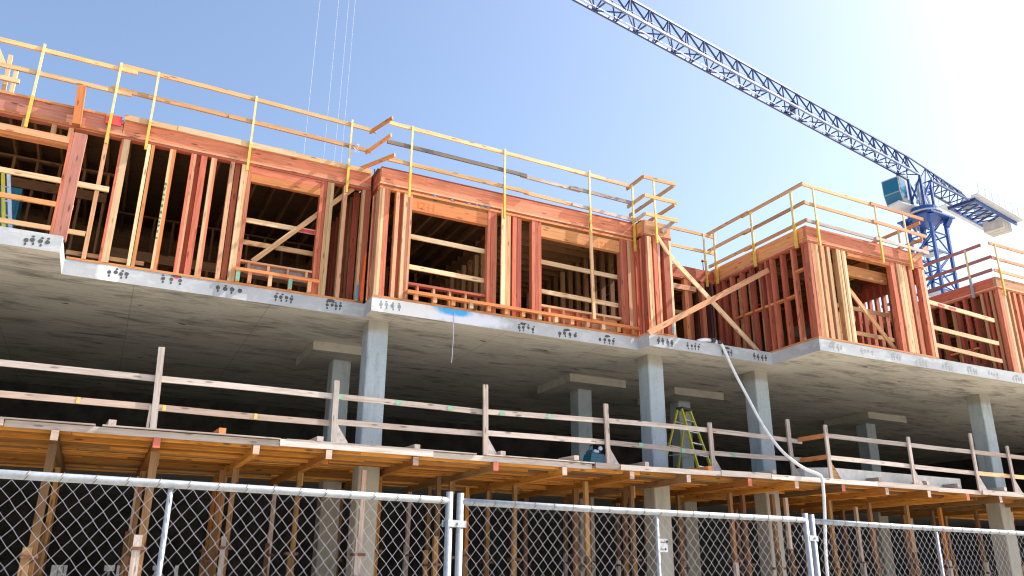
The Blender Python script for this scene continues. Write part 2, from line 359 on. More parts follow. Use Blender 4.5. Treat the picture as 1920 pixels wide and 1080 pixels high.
# ================================================================ TIMBER STOREY
def jx(par, x0, x1, y0, y1, z, sp, mat, h=0.24, wd=0.045):
    """joists along Y"""
    x = x0
    while x < x1: yb(par, x+U(-.01, .01), y0, y1, z, wd, h, mat, 'joist'); x += sp
def jy(par, x0, x1, y0, y1, z, sp, mat, h=0.24, wd=0.045):
    y = y0
    while y < y1: xb(par, x0, x1, y, z, wd, h, mat, 'joist'); y += sp
def wall_x(par, x0, x1, y, z0, z1, sp, mats, wd=0.05, dep=0.12, plates=True):
    x = x0+wd
    while x < x1: stud(par, x-wd/2, x+wd/2, y+0.002, z0+(0.04 if plates else 0), z1-(0.04 if plates else 0), random.choice(mats), dep); x += sp*U(0.9, 1.1)
    if plates:
        xb(par, x0, x1, y, z0+0.04, dep+.004, 0.04, mats[0], 'bottom_plate'); xb(par, x0, x1, y, z1, dep+.004, 0.04, mats[0], 'top_plate')
def wall_y(par, x, ys, z0, z1, mats, wd=0.06, dep=0.14, off=0.0):
    for y in ys: beam('stud', (x+dep/2, y, z0), (x+dep/2, y, z1), dep, wd, random.choice(mats), par, (1, 0, 0))
BT = ZT+0.045   # top of bottom plate
# ---- bay A (far left) and B
bayA = thing('timber_bay', 'leftmost timber framed bay with purple red leaning post and open rails', 'timber frame', (-3.8, YB, ZT))
xb(bayA, -8, -0.66, YB, 9.755, 0.09, 0.30, W_PUR, 'rim_beam')
xb(bayA, -8, -0.66, YB-0.012, 9.455, 0.15, 0.045, W_ORA, 'top_plate'); xb(bayA, -8, -0.66, YB, 9.408, 0.14, 0.041, W_RED, 'top_plate')
xb(bayA, -8, -0.9, YB-0.03, 9.80, 0.12, 0.045, W_ORA, 'edge_board')
for x in (-2.25, -1.78, -1.5): stud(bayA, x-.04, x+.04, YB, 9.16, 9.36, W_TAN)
# projecting frame
p = beam('post', (-1.245, 14.68, ZT), (-1.245, 14.68, 8.80), 0.20, 0.14, W_PUR, bayA)
beam('post', (-1.375, 14.68, ZT), (-1.375, 14.68, 8.79), 0.05, 0.14, W_RED, bayA)
xb(bayA, -7, -1.40, 14.60, 8.68, 0.22, 0.12, W_PINK, 'ledger')
xb(bayA, -7, -1.40, 14.62, 8.555, 0.14, 0.05, W_ORA, 'ledger')
xb(bayA, -7, -0.69, 15.48, 8.27, 0.04, 0.10, W_CREAM, 'guard_board'); xb(bayA, -7, -1.2, 15.44, 7.78, 0.04, 0.09, W_ORA, 'guard_board')
xb(bayA, -7, -0.93, 15.46, 7.32, 0.04, 0.085, W_TAN, 'guard_board'); xb(bayA, -1.2, 0.1, 15.8, 7.04, 0.04, 0.08, W_TAN, 'guard_board')
beam('hanging_block', (-1.42, 15.46, 9.36), (-1.46, 15.46, 10.17), 0.14, 0.16, W_ORA, bayA)
b1 = bayA.children[-1]
box('sheathing', (-8, YB+.1, 9.757), (XBC-0.05, 24, 9.777), W_OSB, bayA)
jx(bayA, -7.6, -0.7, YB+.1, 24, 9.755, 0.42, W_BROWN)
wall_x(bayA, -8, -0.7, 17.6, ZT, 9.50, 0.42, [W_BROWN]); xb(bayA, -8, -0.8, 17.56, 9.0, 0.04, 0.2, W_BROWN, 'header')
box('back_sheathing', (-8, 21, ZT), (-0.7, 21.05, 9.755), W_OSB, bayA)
box('end_sheathing', (-8.06, YB+.1, ZT), (-8.0, 24, 9.75), W_OSB, bayA)
# ---- bay B
bayB = thing('timber_bay', 'bay of cream and red studs with diagonally braced window left of slab step', 'timber frame', (1.8, YB, ZT))
xb(bayB, -0.652, 4.26, YB, 9.765, 0.09, 0.302, W_RED, 'rim_beam')
xb(bayB, -0.95, 4.26, YB-0.012, 9.461, 0.15, 0.041, W_PINK, 'top_plate'); xb(bayB, -0.95, 4.26, YB-0.002, 9.414, 0.14, 0.041, W_RED, 'top_plate')
xb(bayB, -1.16, 4.26, YB-0.006, BT, 0.15, 0.045, W_ORA, 'bottom_plate')
xb(bayB, -0.66, 0.3, YB-0.05, 9.86, 0.045, 0.11, W_TAN, 'edge_board'); xb(bayB, 0.3, 2.6, YB-0.055, 9.87, 0.045, 0.12, W_CREAM, 'edge_board'); xb(bayB, 2.6, 4.24, YB-0.05, 9.85, 0.045, 0.10, W_TAN, 'edge_board')
box('red_flashing', (-0.98, YB-.03, 9.60), (-0.70, YB-.012, 9.80), plain('red_membrane', (0.70, 0.07, 0.06), 0.5, 0, 0.15, 5), bayB)
TPB = 9.365
S = [(-0.925, -0.857, W_PINK), (-0.649, -0.605, W_DRED), (-0.603, -0.49, W_CREAM), (-0.184, -0.123, W_CREAM), (-0.112, -0.051, W_ORA), (0.222, 0.271, W_CREAM), (0.273, 0.334, W_ORA),
     (0.615, 0.663, W_RED), (0.665, 0.711, W_PINK), (0.80, 0.914, W_RED), (0.991, 1.049, W_CREAM), (1.051, 1.101, W_RED), (1.363, 1.442, W_PINK), (1.585, 1.65, W_CREAM), (1.652, 1.714, W_TAN), (1.716, 1.785, W_RED),
     (3.194, 3.256, W_RED), (3.258, 3.32, W_DRED), (3.33, 3.40, W_TAN), (3.402, 3.473, W_CREAM), (3.685, 3.768, W_PINK), (4.097, 4.151, W_TAN), (4.155, 4.275, W_RED)]
for a, c, mt in S: stud(bayB, a, c, YB, BT, TPB, mt)
beam('stud', (0.757, YB+.10, BT), (0.757, YB+.10, TPB), 0.088, 0.05, W_DRED, bayB)
beam('stud', (1.515, YB+.12, BT), (1.515, YB+.12, TPB), 0.10, 0.05, W_RED, bayB)
xb(bayB, 1.787, 3.192, YB, 9.19, 0.10, 0.17, W_ORA, 'header'); xb(bayB, 1.787, 3.192, YB+.01, 9.362, 0.1, 0.165, W_RED, 'header')
xb(bayB, 1.787, 3.192, YB+.02, 7.335, 0.14, 0.04, W_PINK, 'sill'); xb(bayB, 1.70, 3.33, YB-.10, 7.13, 0.098, 0.06, W_ORA, 'sill')
for x, mt in ((1.76, SPT), (1.98, W_PINK), (2.37, W_PINK), (2.76, SPT), (3.14, W_PINK)): stud(bayB, x-.035, x+.035, YB-.085, BT, 7.07, W_PINK if mt is SPT else mt, 0.08, 'cripple')
for x in (1.76, 2.76): box('mint_paint_mark', (x-.037, YB-.0885, BT+.02), (x+.037, YB-.0855, 7.06), SPT, bayB)
for x in (1.95, 2.33, 2.71, 3.08): stud(bayB, x-.025, x+.025, YB+.03, 7.075, 7.295, W_PINK, 0.08, 'cripple')
box('grey_panel', (1.9, YB+.13, 7.10), (3.19, YB+.145, 7.29), GPANEL, bayB)
xb(bayB, 1.70, 3.28, 15.78, 8.30, 0.04, 0.10, W_CREAM, 'guard_board'); xb(bayB, 1.70, 3.28, 15.78, 7.82, 0.04, 0.10, W_TAN, 'guard_board')
box('red_paint_mark', (2.86, 15.776, 8.205), (3.19, 15.779, 8.275), SPR, bayB)
beam('diagonal_brace', (2.02, 15.71, 7.36), (3.90, 15.71, 9.38), 0.04, 0.10, W_TAN, bayB, (0, 1, 0))
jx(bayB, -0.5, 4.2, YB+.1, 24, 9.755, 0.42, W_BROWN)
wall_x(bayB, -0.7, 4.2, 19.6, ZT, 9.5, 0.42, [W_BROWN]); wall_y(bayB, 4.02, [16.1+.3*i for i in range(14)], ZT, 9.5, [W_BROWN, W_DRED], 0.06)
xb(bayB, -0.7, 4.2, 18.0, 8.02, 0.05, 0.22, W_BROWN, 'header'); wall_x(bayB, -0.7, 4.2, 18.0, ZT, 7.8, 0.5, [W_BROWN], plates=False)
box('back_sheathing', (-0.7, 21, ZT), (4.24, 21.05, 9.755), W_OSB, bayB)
# paint on B
mk = MB()
def blotch(m, pts, y):
    o = len(m.v)
    for (x, z) in pts: m.v.append((x, y, z))
    m.f.append(tuple(range(o, o+len(pts))))
blotch(mk, [(4.20, 6.86), (4.27, 6.86), (4.272, 7.9), (4.25, 8.0), (4.22, 7.5), (4.205, 7.1)], YB-.003); mk.build('orange_paint_mark', SPO, bayB)
mk = MB(); blotch(mk, [(4.10, 6.87), (4.15, 6.87), (4.15, 7.18), (4.11, 7.2)], YB-.003); mk.build('blue_paint_mark', SPB, bayB)
mk = MB(); z = 8.62
for i in range(11):
    h = U(0.03, 0.07); xx = 0.224+U(0, .004)
    blotch(mk, [(xx, z), (xx+U(.02, .043), z+U(-.01, .01)), (xx+U(.02, .043), z-h), (xx, z-h+U(-.01, .01))], YB-.003); z -= h+U(0.03, 0.085)
mk.build('green_marker_writing', SPG, bayB)
# ---- bay C
bayC = thing('timber_bay', 'red framed bay with two wide window openings and numbered headers above the blue sprayed slab', 'timber frame', (7.4, YC, ZT))
xb(bayC, XBC+.02, 10.69, YC, 9.69, 0.09, 0.325, W_RED, 'rim_beam')
yb(bayC, XBC+.06, YC+.093, YB+.3, 9.69, 0.08, 0.325, W_RED, 'rim_beam')
xb(bayC, XBC, 10.69, YC-.012, 9.362, 0.15, 0.041, W_PINK, 'top_plate'); xb(bayC, XBC, 10.69, YC-.002, 9.315, 0.14, 0.041, W_RED, 'top_plate'); xb(bayC, XBC, 10.69, YC-.008, 9.268, 0.14, 0.045, W_ORA, 'top_plate')
xb(bayC, XBC+.02, 10.69, YC-.006, 9.72, 0.12, 0.028, W_DRED, 'edge_board')
xb(bayC, XBC, 10.72, YC-.006, BT, 0.15, 0.045, W_ORA, 'bottom_plate')
TPC = 9.22
S = [(4.32, 4.372, W_PINK), (4.374, 4.426, W_CREAM), (4.43, 4.54, W_RED), (4.681, 4.755, W_PINK), (4.853, 4.932, W_CREAM), (4.934, 4.985, W_RED), (4.987, 5.04, W_PINK),
     (6.814, 6.888, W_RED), (6.89, 6.963, W_DRED), (6.965, 7.038, W_RED), (7.215, 7.295, W_PINK), (7.30, 7.38, W_TAN), (7.43, 7.536, W_RED), (7.546, 7.646, W_DRED), (7.915, 7.99, W_RED), (7.993, 8.07, W_DRED), (8.073, 8.153, W_RED), (10.288, 10.38, W_RED), (10.384, 10.48, W_DRED), (10.50, 10.60, W_PINK), (10.605, 10.69, W_RED)]
for a, c, mt in S: stud(bayC, a, c, YC, BT, TPC, mt)
wall_y(bayC, XBC+.01, [YC+.2, YC+.36, YC+.46], BT, TPC, [W_RED, W_PINK, W_DRED], 0.07, 0.10)
beam('stud', (4.81, YC+.12, BT), (4.81, YC+.12, TPC), 0.08, 0.06, W_DRED, bayC)
for x0, x1 in ((5.042, 6.812), (8.155, 10.286)):
    xb(bayC, x0, x1, YC+.01, 9.16, 0.12, 0.29, W_ORA, 'header'); xb(bayC, x0, x1, YC+.03, 9.218, 0.12, 0.055, W_BROWN, 'header')
    xb(bayC, x0, x1, YC+.03, 7.245, 0.14, 0.05, W_PINK if x0 > 6 else W_RED, 'sill')
    k = int((x1-x0)/0.36)
    for i in range(k): stud(bayC, x0+.2+i*.36, x0+.25+i*.36, YC+.04, BT, 7.193, random.choice([W_RED, W_PINK]), 0.10, 'cripple')
xb(bayC, 5.0, 10.72, YC-.11, 7.03, 0.105, 0.065, W_ORA, 'sill', 0.0)
x = 5.2
while x < 10.6: stud(bayC, x-.042, x+.042, YC-.095, BT, 6.963, random.choice([W_PINK, W_ORA, W_PINK, W_CREAM]), 0.085, 'cripple'); x += 0.41
box('sheathing', (8.3, YC+.16, 6.85), (9.25, YC+.18, 7.19), W_RED, bayC); box('sheathing', (9.28, YC+.16, 6.85), (10.25, YC+.18, 7.19), W_PINK, bayC)
for x0, x1, z in ((4.9, 7.0, 8.38), (4.9, 7.0, 7.69), (8.1, 10.4, 8.37), (8.1, 10.4, 7.66)): xb(bayC, x0, x1, 15.22, z, 0.04, 0.10, W_CREAM, 'guard_board', -0.03)
beam('guard_post', (7.165, YC-.05, 6.98), (7.165, YC-.05, 9.3), 0.09, 0.045, W_CREAM, bayC); beam('guard_post', (9.42, YC-.15, 7.02), (9.42, YC-.09, 9.6), 0.075, 0.045, W_TAN, bayC)
jx(bayC, 4.7, 7.6, YC+.1, 24, 9.685, 0.42, W_BROWN); jy(bayC, 7.7, 10.65, YC+.3, 21, 9.685, 0.40, wood('joist_lumber', (0.36, 0.18, 0.075), (0.44, 0.23, 0.10), (0.18, 0.08, 0.04), 0.4))
yb(bayC, 7.66, YC+.15, 21, 9.44, 0.09, 0.25, W_BROWN, 'girder')
box('sheathing', (XBC-.04, YC+.1, 9.687), (XCD, 24, 9.707), W_OSB, bayC)
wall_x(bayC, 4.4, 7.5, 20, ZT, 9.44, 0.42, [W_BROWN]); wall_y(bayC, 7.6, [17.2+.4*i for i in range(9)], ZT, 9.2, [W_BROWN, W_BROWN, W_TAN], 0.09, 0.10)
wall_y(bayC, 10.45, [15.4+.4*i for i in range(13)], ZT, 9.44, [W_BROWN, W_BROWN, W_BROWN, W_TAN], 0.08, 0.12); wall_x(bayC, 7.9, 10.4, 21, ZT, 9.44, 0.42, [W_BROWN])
box('back_sheathing', (4.3, 22.5, ZT), (10.6, 22.55, 9.69), W_OSB, bayC)
yb(bayC, 10.64, YC+.1, 24, 9.684, 0.05, 0.33, W_BROWN, 'rim_joist'); yb(bayC, 4.36, YB+.32, 24, 9.684, 0.05, 0.33, W_BROWN, 'rim_joist')
def text(txt, x, y, z, size, mat, par, slant=0.0, name='spray_paint_number'):
    cu = bpy.data.curves.new(name, 'FONT'); cu.body = txt; cu.size = size; cu.shear = slant; cu.extrude = 0.0005
    o = bpy.data.objects.new(name, cu); COL.objects.link(o)
    dg = bpy.context.evaluated_depsgraph_get(); me = bpy.data.meshes.new_from_object(o.evaluated_get(dg)); bpy.data.objects.remove(o)
    me.materials.clear(); me.materials.append(mat)
    o = bpy.data.objects.new(name, me); link(o, par); o.location = Vector((x, y, z))-wpos(par); o.rotation_euler = (R(90), 0, 0)
    return o
text('1711', 5.13, YC+.006, 8.925, 0.23, SPO, bayC); text('1711', 9.62, YC+.006, 8.90, 0.23, SPO, bayC)
mk = MB()
for x in (5.5, 5.9, 6.3, 6.5, 6.62, 6.76): 
    a = U(.04, .09); blotch(mk, [(x, 9.275), (x+a, 9.27), (x+a*.9, 9.305), (x+.01, 9.30)], YC-.0135)
mk.build('blue_marker_writing', SPB, bayC)
# ---- corner tower at the slab step
tow = thing('timber_corner_frame', 'narrow red and pink corner frame standing proud right of the wide windows', 'timber frame', (11.1, YD, ZT))
xb(tow, 10.72, 11.48, YD, 9.64, 0.09, 0.315, W_PINK, 'rim_beam'); yb(tow, 10.76, YD+.093, YC+.3, 9.64, 0.08, 0.315, W_ORA, 'rim_beam')
yb(tow, 11.43, YD+.093, 16.5, 9.64, 0.08, 0.315, W_RED, 'rim_beam')
xb(tow, 10.70, 11.49, YD-.01, 9.322, 0.15, 0.041, W_PINK, 'top_plate'); xb(tow, 10.70, 11.49, YD, 9.275, 0.14, 0.041, W_RED, 'top_plate')
xb(tow, 10.70, 11.49, YD-.005, BT, 0.15, 0.045, W_ORA, 'bottom_plate'); yb(tow, 10.77, YD+.15, YC, BT, 0.13, 0.045, W_ORA, 'bottom_plate')
for a, c, mt in ((10.71, 10.77, W_DRED), (10.78, 10.835, W_CREAM), (10.84, 10.90, W_PINK), (10.95, 11.05, W_RED), (11.06, 11.12, W_PINK), (11.24, 11.40, W_DRED), (11.41, 11.475, W_CREAM)): stud(tow, a, c, YD, BT, 9.225, mt)
wall_y(tow, 10.71, [YD+.2, YD+.33, YD+.44], BT, 9.225, [W_PINK, W_GREY, W_RED], 0.06, 0.12)
wall_y(tow, 11.36, [YD+.6, YD+1.1, YD+1.6], BT, 9.225, [W_DRED, W_RED], 0.05, 0.10)
box('sheathing', (10.702, YD+.1, 9.642), (11.46, 16.48, 9.66), W_OSB, tow)
beam('knee_brace', (11.06, YD-.02, 9.28), (11.38, YD-.02, 8.85), 0.04, 0.08, W_CREAM, tow, (0, 1, 0))
mk = MB(); blotch(mk, [(11.36, 6.87), (11.40, 6.87), (11.40, 7.12), (11.37, 7.14)], YD-.003); mk.build('blue_paint_mark', SPB, tow)
mk = MB(); blotch(mk, [(10.705, 6.87), (10.77, 6.87), (10.77, 7.1), (10.72, 7.2)], YD-.003); mk.build('orange_paint_mark', SPO, tow)
# ---- recess D
bayD = thing('timber_bay', 'shaded recessed wall behind the crossed braces and the white hose', 'timber frame', (12.9, 16.5, ZT))
xb(bayD, 11.48, XF-.02, 16.5, 9.55, 0.09, 0.27, W_DRED, 'rim_beam'); xb(bayD, 11.48, XF-.02, 16.48, 9.275, 0.15, 0.09, W_RED, 'top_plate')
xb(bayD, 11.6, XF-.7, 16.45, 8.98, 0.14, 0.14, W_PINK, 'header')
for x, mt in ((11.6, W_DRED), (11.9, W_RED), (13.38, W_ORA), (13.5, W_RED), (13.95, W_RED), (14.25, W_DRED)): stud(bayD, x-.06, x+.06, 16.5, BT, 9.18, mt)
for z in (8.3, 7.35): xb(bayD, 11.5, 13.4, 16.62, z, 0.04, 0.10, W_TAN, 'guard_board')
xb(bayD, 11.5, XF, 16.5, BT, 0.14, 0.045, W_RED, 'bottom_plate')
box('sheathing', (XCD+.02, 16.6, 9.56), (XF-.02, 24, 9.58), W_OSB, bayD); jx(bayD, 11.6, 14.3, 16.6, 24, 9.555, 0.42, W_BROWN)
wall_x(bayD, 10.8, 14.3, 19.2, ZT, 9.3, 0.42, [W_BROWN, W_DRED]); box('back_sheathing', (10.7, 22.6, ZT), (14.3, 22.65, 9.56), W_OSB, bayD)
# ---- bay F
bayF = thing('timber_bay', 'projecting red framed corner bay with tall side wall of studs and cream corner post', 'timber frame', (16.4, YF, ZT))
xb(bayF, XF, 18.5, YF, 9.64, 0.09, 0.345, W_RED, 'rim_beam'); yb(bayF, XF+.045, YF+.093, 16.6, 9.64, 0.09, 0.345, W_ORA, 'rim_beam')  # side rim beam orange: warm bounced light put into its colour
xb(bayF, XF-.01, 18.5, YF-.012, 9.292, 0.15, 0.041, W_PINK, 'top_plate'); xb(bayF, XF-.01, 18.5, YF-.002, 9.245, 0.14, 0.041, W_RED, 'top_plate')
yb(bayF, XF+.063, YF+.14, 16.6, 9.292, 0.15, 0.041, W_PINK, 'top_plate'); yb(bayF, XF+.069, YF+.14, 16.6, 9.245, 0.14, 0.041, W_RED, 'top_plate')
xb(bayF, XF, 18.5, YF-.005, BT, 0.15, 0.045, W_ORA, 'bottom_plate'); yb(bayF, XF+.07, YF+.15, 16.6, BT, 0.15, 0.045, W_ORA, 'bottom_plate')
xb(bayF, 15.72, 17.4, YF+.01, 9.195, 0.14, 0.10, W_ORA, 'header'); xb(bayF, 15.72, 17.4, YF+.3, 9.0, 0.1, 0.28, W_ORA, 'header')
TPF = 9.197
for a, c, mt in ((14.39, 14.49, W_RED), (14.492, 14.57, W_PINK), (14.572, 14.65, W_ORA), (14.652, 14.72, W_CREAM), (14.80, 14.865, W_PINK), (14.867, 14.92, W_PINK), (15.01, 15.11, W_TAN), (15.33, 15.41, W_TAN), (15.412, 15.47, W_CREAM), (15.50, 15.56, W_TAN), (15.562, 15.64, W_CREAM),
                 (17.22, 17.36, W_RED), (17.44, 17.53, W_PINK), (17.532, 17.66, W_CREAM), (17.68, 17.80, W_PINK), (17.88, 18.02, W_RED), (18.27, 18.38, W_RED), (18.40, 18.50, W_CREAM)): stud(bayF, a, c, YF, BT, TPF, mt)
wall_y(bayF, XF+.002, [16.45, 16.2, 15.87, 15.48, 15.12, 14.75, 14.55, 14.36, 14.0, 13.64, 13.28], BT, TPF, [W_RED, W_RED, W_DRED, W_RED], 0.065, 0.15)
wall_y(bayF, XF+.24, [13.45+.4*i for i in range(9)], BT, TPF, [W_TAN, W_DRED, W_BROWN], 0.05, 0.10)
yy = [15.87, 15.48, 15.12, 14.75, 14.36, 14.0, 13.64]
for a, c in zip(yy[1:], yy[:-1]): beam('blocking', (XF+.075, a+.034, 8.02), (XF+.075, c-.034, 8.02), 0.13, 0.05, W_ORA, bayF)
beam('blocking', (XF+.075, 13.315, 8.6), (XF+.075, 13.6, 8.6), 0.13, 0.05, W_ORA, bayF)
beam('diagonal_brace', (15.25, YF+.22, 8.92), (17.25, YF+.22, 6.88), 0.04, 0.11, W_TAN, bayF, (0, 1, 0))
for z in (8.0, 7.35): xb(bayF, 14.8, 17.6, YF+.5, z, 0.04, 0.10, W_TAN, 'guard_board')
jx(bayF, 14.8, 18.4, YF+.1, 24, 9.635, 0.42, W_BROWN); jy(bayF, 14.55, 18.4, 15.0, 15.4, 9.38, 0.42, W_BROWN)
box('sheathing', (XF+.09, YF+.1, 9.642), (18.46, 24, 9.66), W_OSB, bayF)
wall_x(bayF, 16.9, 18.4, 15.2, ZT, 9.37, 0.28, [W_RED, W_DRED, W_ORA]); wall_x(bayF, 14.6, 18.4, 17.6, ZT, 9.37, 0.42, [W_DRED, W_BROWN])
wall_y(bayF, 18.34, [13.45+.23*i for i in range(16)], BT, TPF, [W_RED, W_PINK, W_ORA, W_DRED], 0.07, 0.13)
box('back_sheathing', (14.6, 19, ZT), (18.4, 19.05, 9.63), W_OSB, bayF)
yb(bayF, XF+.03, 16.62, 24, 9.638, 0.05, 0.34, W_BROWN, 'rim_joist'); yb(bayF, 18.44, YF+.1, 24, 9.638, 0.05, 0.34, W_RED, 'rim_joist')
yb(bayF, 18.41, YF+.16, 19, 9.297, 0.09, 0.44, W_DRED, 'drop_beam'); yb(bayF, 17.0, YF+.5, 15.1, 9.37, 0.09, 0.35, W_ORA, 'drop_beam')
beam('raking_board', (18.05, YF-.05, 9.36), (18.7, YF-.05, 9.85), 0.04, 0.12, W_PINK, bayF, (0, 1, 0))
# ---- recess G
bayG = thing('timber_bay', 'narrow recess between the two projecting bays closed by three cream guard boards', 'timber frame', (20, 17, ZT))
for z0, z1 in ((8.41, 8.27), (7.72, 7.62), (7.25, 7.13)): xb(bayG, 18.5, 21.15, YF+.06, z0, 0.04, 0.105, W_CREAM, 'guard_board', z1-z0)
mk = MB(); blotch(mk, [(18.9, 8.30), (19.15, 8.28), (19.16, 8.33), (18.92, 8.37)], YF+.055); blotch(mk, [(19.3, 8.28), (19.6, 8.27), (19.6, 8.32), (19.32, 8.34)], YF+.055); mk.build('red_paint_mark', SPR, bayG)
xb(bayG, 18.5, 21.6, 17.0, 9.5, 0.09, 0.3, W_RED, 'rim_beam'); xb(bayG, 18.5, 21.6, 16.98, 9.195, 0.14, 0.09, W_RED, 'top_plate')
wall_x(bayG, 18.5, 21.6, 17.0, ZT, 9.1, 0.4, [W_RED, W_DRED, W_TAN], 0.06); box('sheathing', (18.48, 17.1, 9.502), (21.58, 24, 9.52), W_OSB, bayG); box('back_sheathing', (18.5, 19.6, ZT), (21.55, 19.65, 9.3), W_OSB, bayG)
# ---- bay H
XH, YH = 21.55, 13.15
bayH = thing('timber_bay', 'rightmost red framed bay cut off by the right edge of the picture', 'timber frame', (24, YH, ZT))
xb(bayH, XH, 30, YH, 9.56, 0.09, 0.27, W_PINK, 'rim_beam'); yb(bayH, XH+.045, YH+.093, 17.0, 9.56, 0.09, 0.27, W_RED, 'rim_beam')
xb(bayH, XH-.01, 30, YH-.012, 9.287, 0.15, 0.041, W_PINK, 'top_plate'); xb(bayH, XH-.01, 30, YH-.002, 9.24, 0.14, 0.041, W_RED, 'top_plate')
yb(bayH, XH+.063, YH+.14, 17, 9.287, 0.15, 0.041, W_PINK, 'top_plate'); yb(bayH, XH+.069, YH+.14, 17, 9.24, 0.14, 0.041, W_RED, 'top_plate')
xb(bayH, XH, 30, YH-.005, BT, 0.15, 0.045, W_ORA, 'bottom_plate'); yb(bayH, XH+.07, YH+.15, 17, BT, 0.15, 0.045, W_ORA, 'bottom_plate')
for a, c, mt in ((21.56, 21.66, W_RED), (21.662, 21.78, W_PINK), (21.782, 21.88, W_CREAM), (22.0, 22.08, W_PINK), (22.22, 22.33, W_RED), (22.5, 22.6, W_RED), (22.75, 22.83, W_CREAM), (22.84, 22.93, W_PINK), (23.2, 23.3, W_RED), (23.6, 23.7, W_RED), (24.0, 24.1, W_PINK)): stud(bayH, a, c, YH, BT, 9.19, mt)
wall_y(bayH, XH+.002, [13.38, 13.52, 13.66, 13.95, 14.2, 14.45, 14.95, 15.3, 15.7, 16.1, 16.5], BT, 9.19, [W_RED, W_DRED, W_DRED, W_PINK], 0.07, 0.15)
wall_y(bayH, XH+.3, [13.6+.4*i for i in range(8)], BT, 9.19, [W_TAN, W_BROWN], 0.06, 0.1)
beam('blocking', (XH+.075, 13.98, 7.7), (XH+.075, 14.9, 7.7), 0.13, 0.05, W_ORA, bayH); beam('diagonal_brace', (22.7, YH+.25, 8.9), (24.3, YH+.25, 7.0), 0.04, 0.11, W_TAN, bayH, (0, 1, 0))
jx(bayH, 21.9, 30, YH+.1, 22, 9.555, 0.42, W_BROWN); box('sheathing', (XH+.09, YH+.1, 9.562), (30, 24, 9.58), W_OSB, bayH)
wall_x(bayH, 21.8, 30, 17, ZT, 9.28, 0.42, [W_BROWN, W_DRED]); box('back_sheathing', (21.7, 19, ZT), (30, 19.05, 9.28), W_OSB, bayH)
# ---- braces across the recess
def lone(name, p0, p1, a, bb, mat, ref, label, cat):
    o = beam(name, p0, p1, a, bb, mat, None, ref); o['label'] = label; o['category'] = cat; return o
lone('brace_board', (10.60, 14.50, 6.76), (14.33, 14.40, 8.90), 0.04, 0.13, W_PINK, (0, 1, 0), 'pinkish brace board rising to the right across the shaded recess', 'brace')
lone('brace_board', (11.50, 14.72, 8.88), (14.34, 15.0, 6.88), 0.04, 0.12, W_CREAM, (0, 1, 0), 'cream brace board sloping down to the right across the shaded recess', 'brace')
# ================================================================ ROOF GUARDRAILS
def rail_post(par, x, y, z0, z1, thin=0.042, zb=9.80):
    q = beam('post', (x, y+.006, zb-.25), (x, y+.006, z1), thin, 0.038, YELPO, par, (1, 0, 0), 0.004)
    beam('bracket', (x, y, z0), (x, y, zb), thin+.006, 0.05, YELST, q, (1, 0, 0), 0.001)
RH = 0.086
ga = thing('roof_guardrail', 'long timber guardrail along the roof edge at the left, on five yellow posts', 'guardrail', (1, 15.5, 9.76))
for x, z0 in ((-2.21, 9.14), (-0.89, 9.15), (-0.21, 9.2), (1.68, 9.2), (3.72, 9.17)): rail_post(ga, x, 15.52, z0, 10.93)
xb(ga, -7, -0.58, 15.535, 10.86, 0.04, RH, W_GOLD, 'rail', -0.01, 0, .01); xb(ga, -7, -0.62, 15.535, 10.345, 0.04, RH, W_GOLD, 'rail', 0.0, 0, .01)
xb(ga, -0.87, 2.05, 15.575, 10.955, 0.04, RH, W_TAN, 'rail', -.03, 0, .01); xb(ga, -1.0, 2.3, 15.575, 10.425, 0.04, RH, W_TAN, 'rail', -.03, 0, .01)
xb(ga, 1.6, 4.28, 15.535, 10.91, 0.04, RH, W_GOLD, 'rail', -.06, 0, .01); xb(ga, 1.2, 4.2, 15.535, 10.38, 0.04, RH, W_TAN, 'rail', -.05, 0, .01)
for p0, p1 in (((4.16, 15.62, 10.79), (4.44, 14.93, 10.86)), ((4.10, 15.62, 10.27), (4.40, 14.80, 10.36)), ((3.95, 15.75, 9.86), (4.52, 14.85, 9.94))): beam('return_board', p0, p1, 0.04, RH, W_ORA, ga, (1, 0, 0))
gc = thing('roof_guardrail', 'three board guardrail with one blackened board over the two wide windows', 'guardrail', (7.4, 14.95, 9.7))
for x, z0 in ((4.92, 9.08), (7.16, 9.06), (9.42, 9.11)): rail_post(gc, x, 14.95, z0, 10.80)
xb(gc, 4.40, 9.9, 14.975, 10.81, 0.04, RH, W_GOLD, 'rail', -.07, 0, .012); xb(gc, 8.9, 10.72, 15.02, 10.77, 0.04, RH, W_TAN, 'rail', -.03)
xb(gc, 4.38, 7.75, 14.975, 10.345, 0.04, RH, W_CHAR, 'rail', -.03, 0, .01); xb(gc, 7.6, 9.2, 15.02, 10.315, 0.04, RH, W_GREY, 'rail', -.03); xb(gc, 8.9, 10.72, 14.975, 10.29, 0.04, RH, W_GREY, 'rail', -.03)
xb(gc, 4.42, 7.8, 14.975, 9.93, 0.04, RH, W_GOLD, 'rail', -.03, 0, .01); xb(gc, 7.7, 9.3, 15.02, 9.90, 0.04, RH, W_TAN, 'rail', -.03); xb(gc, 8.95, 10.72, 14.975, 9.86, 0.04, RH, W_GREY, 'rail', -.06)
gt = thing('roof_guardrail', 'small U shaped guardrail around the top of the narrow corner frame', 'guardrail', (11.1, 14.5, 9.66))
for x in (11.0, ): rail_post(gt, x, 14.53, 9.05, 10.72)
rail_post(gt, 10.66, 14.95, 8.93, 10.70)
for z, m0, m1 in ((10.79, W_TAN, W_GOLD), (10.29, W_TAN, W_GOLD), (9.80, W_GREY, W_GOLD)):
    yb(gt, 10.70, 14.55, 15.25, z, 0.04, RH, m0, 'rail', -.02); xb(gt, 10.70, 11.66, 14.51, z, 0.04, RH, m1, 'rail')
for z in (10.77, 10.25): yb(gt, 11.63, 14.57, 16.5, z, 0.04, RH, W_TAN, 'rail', -.03)
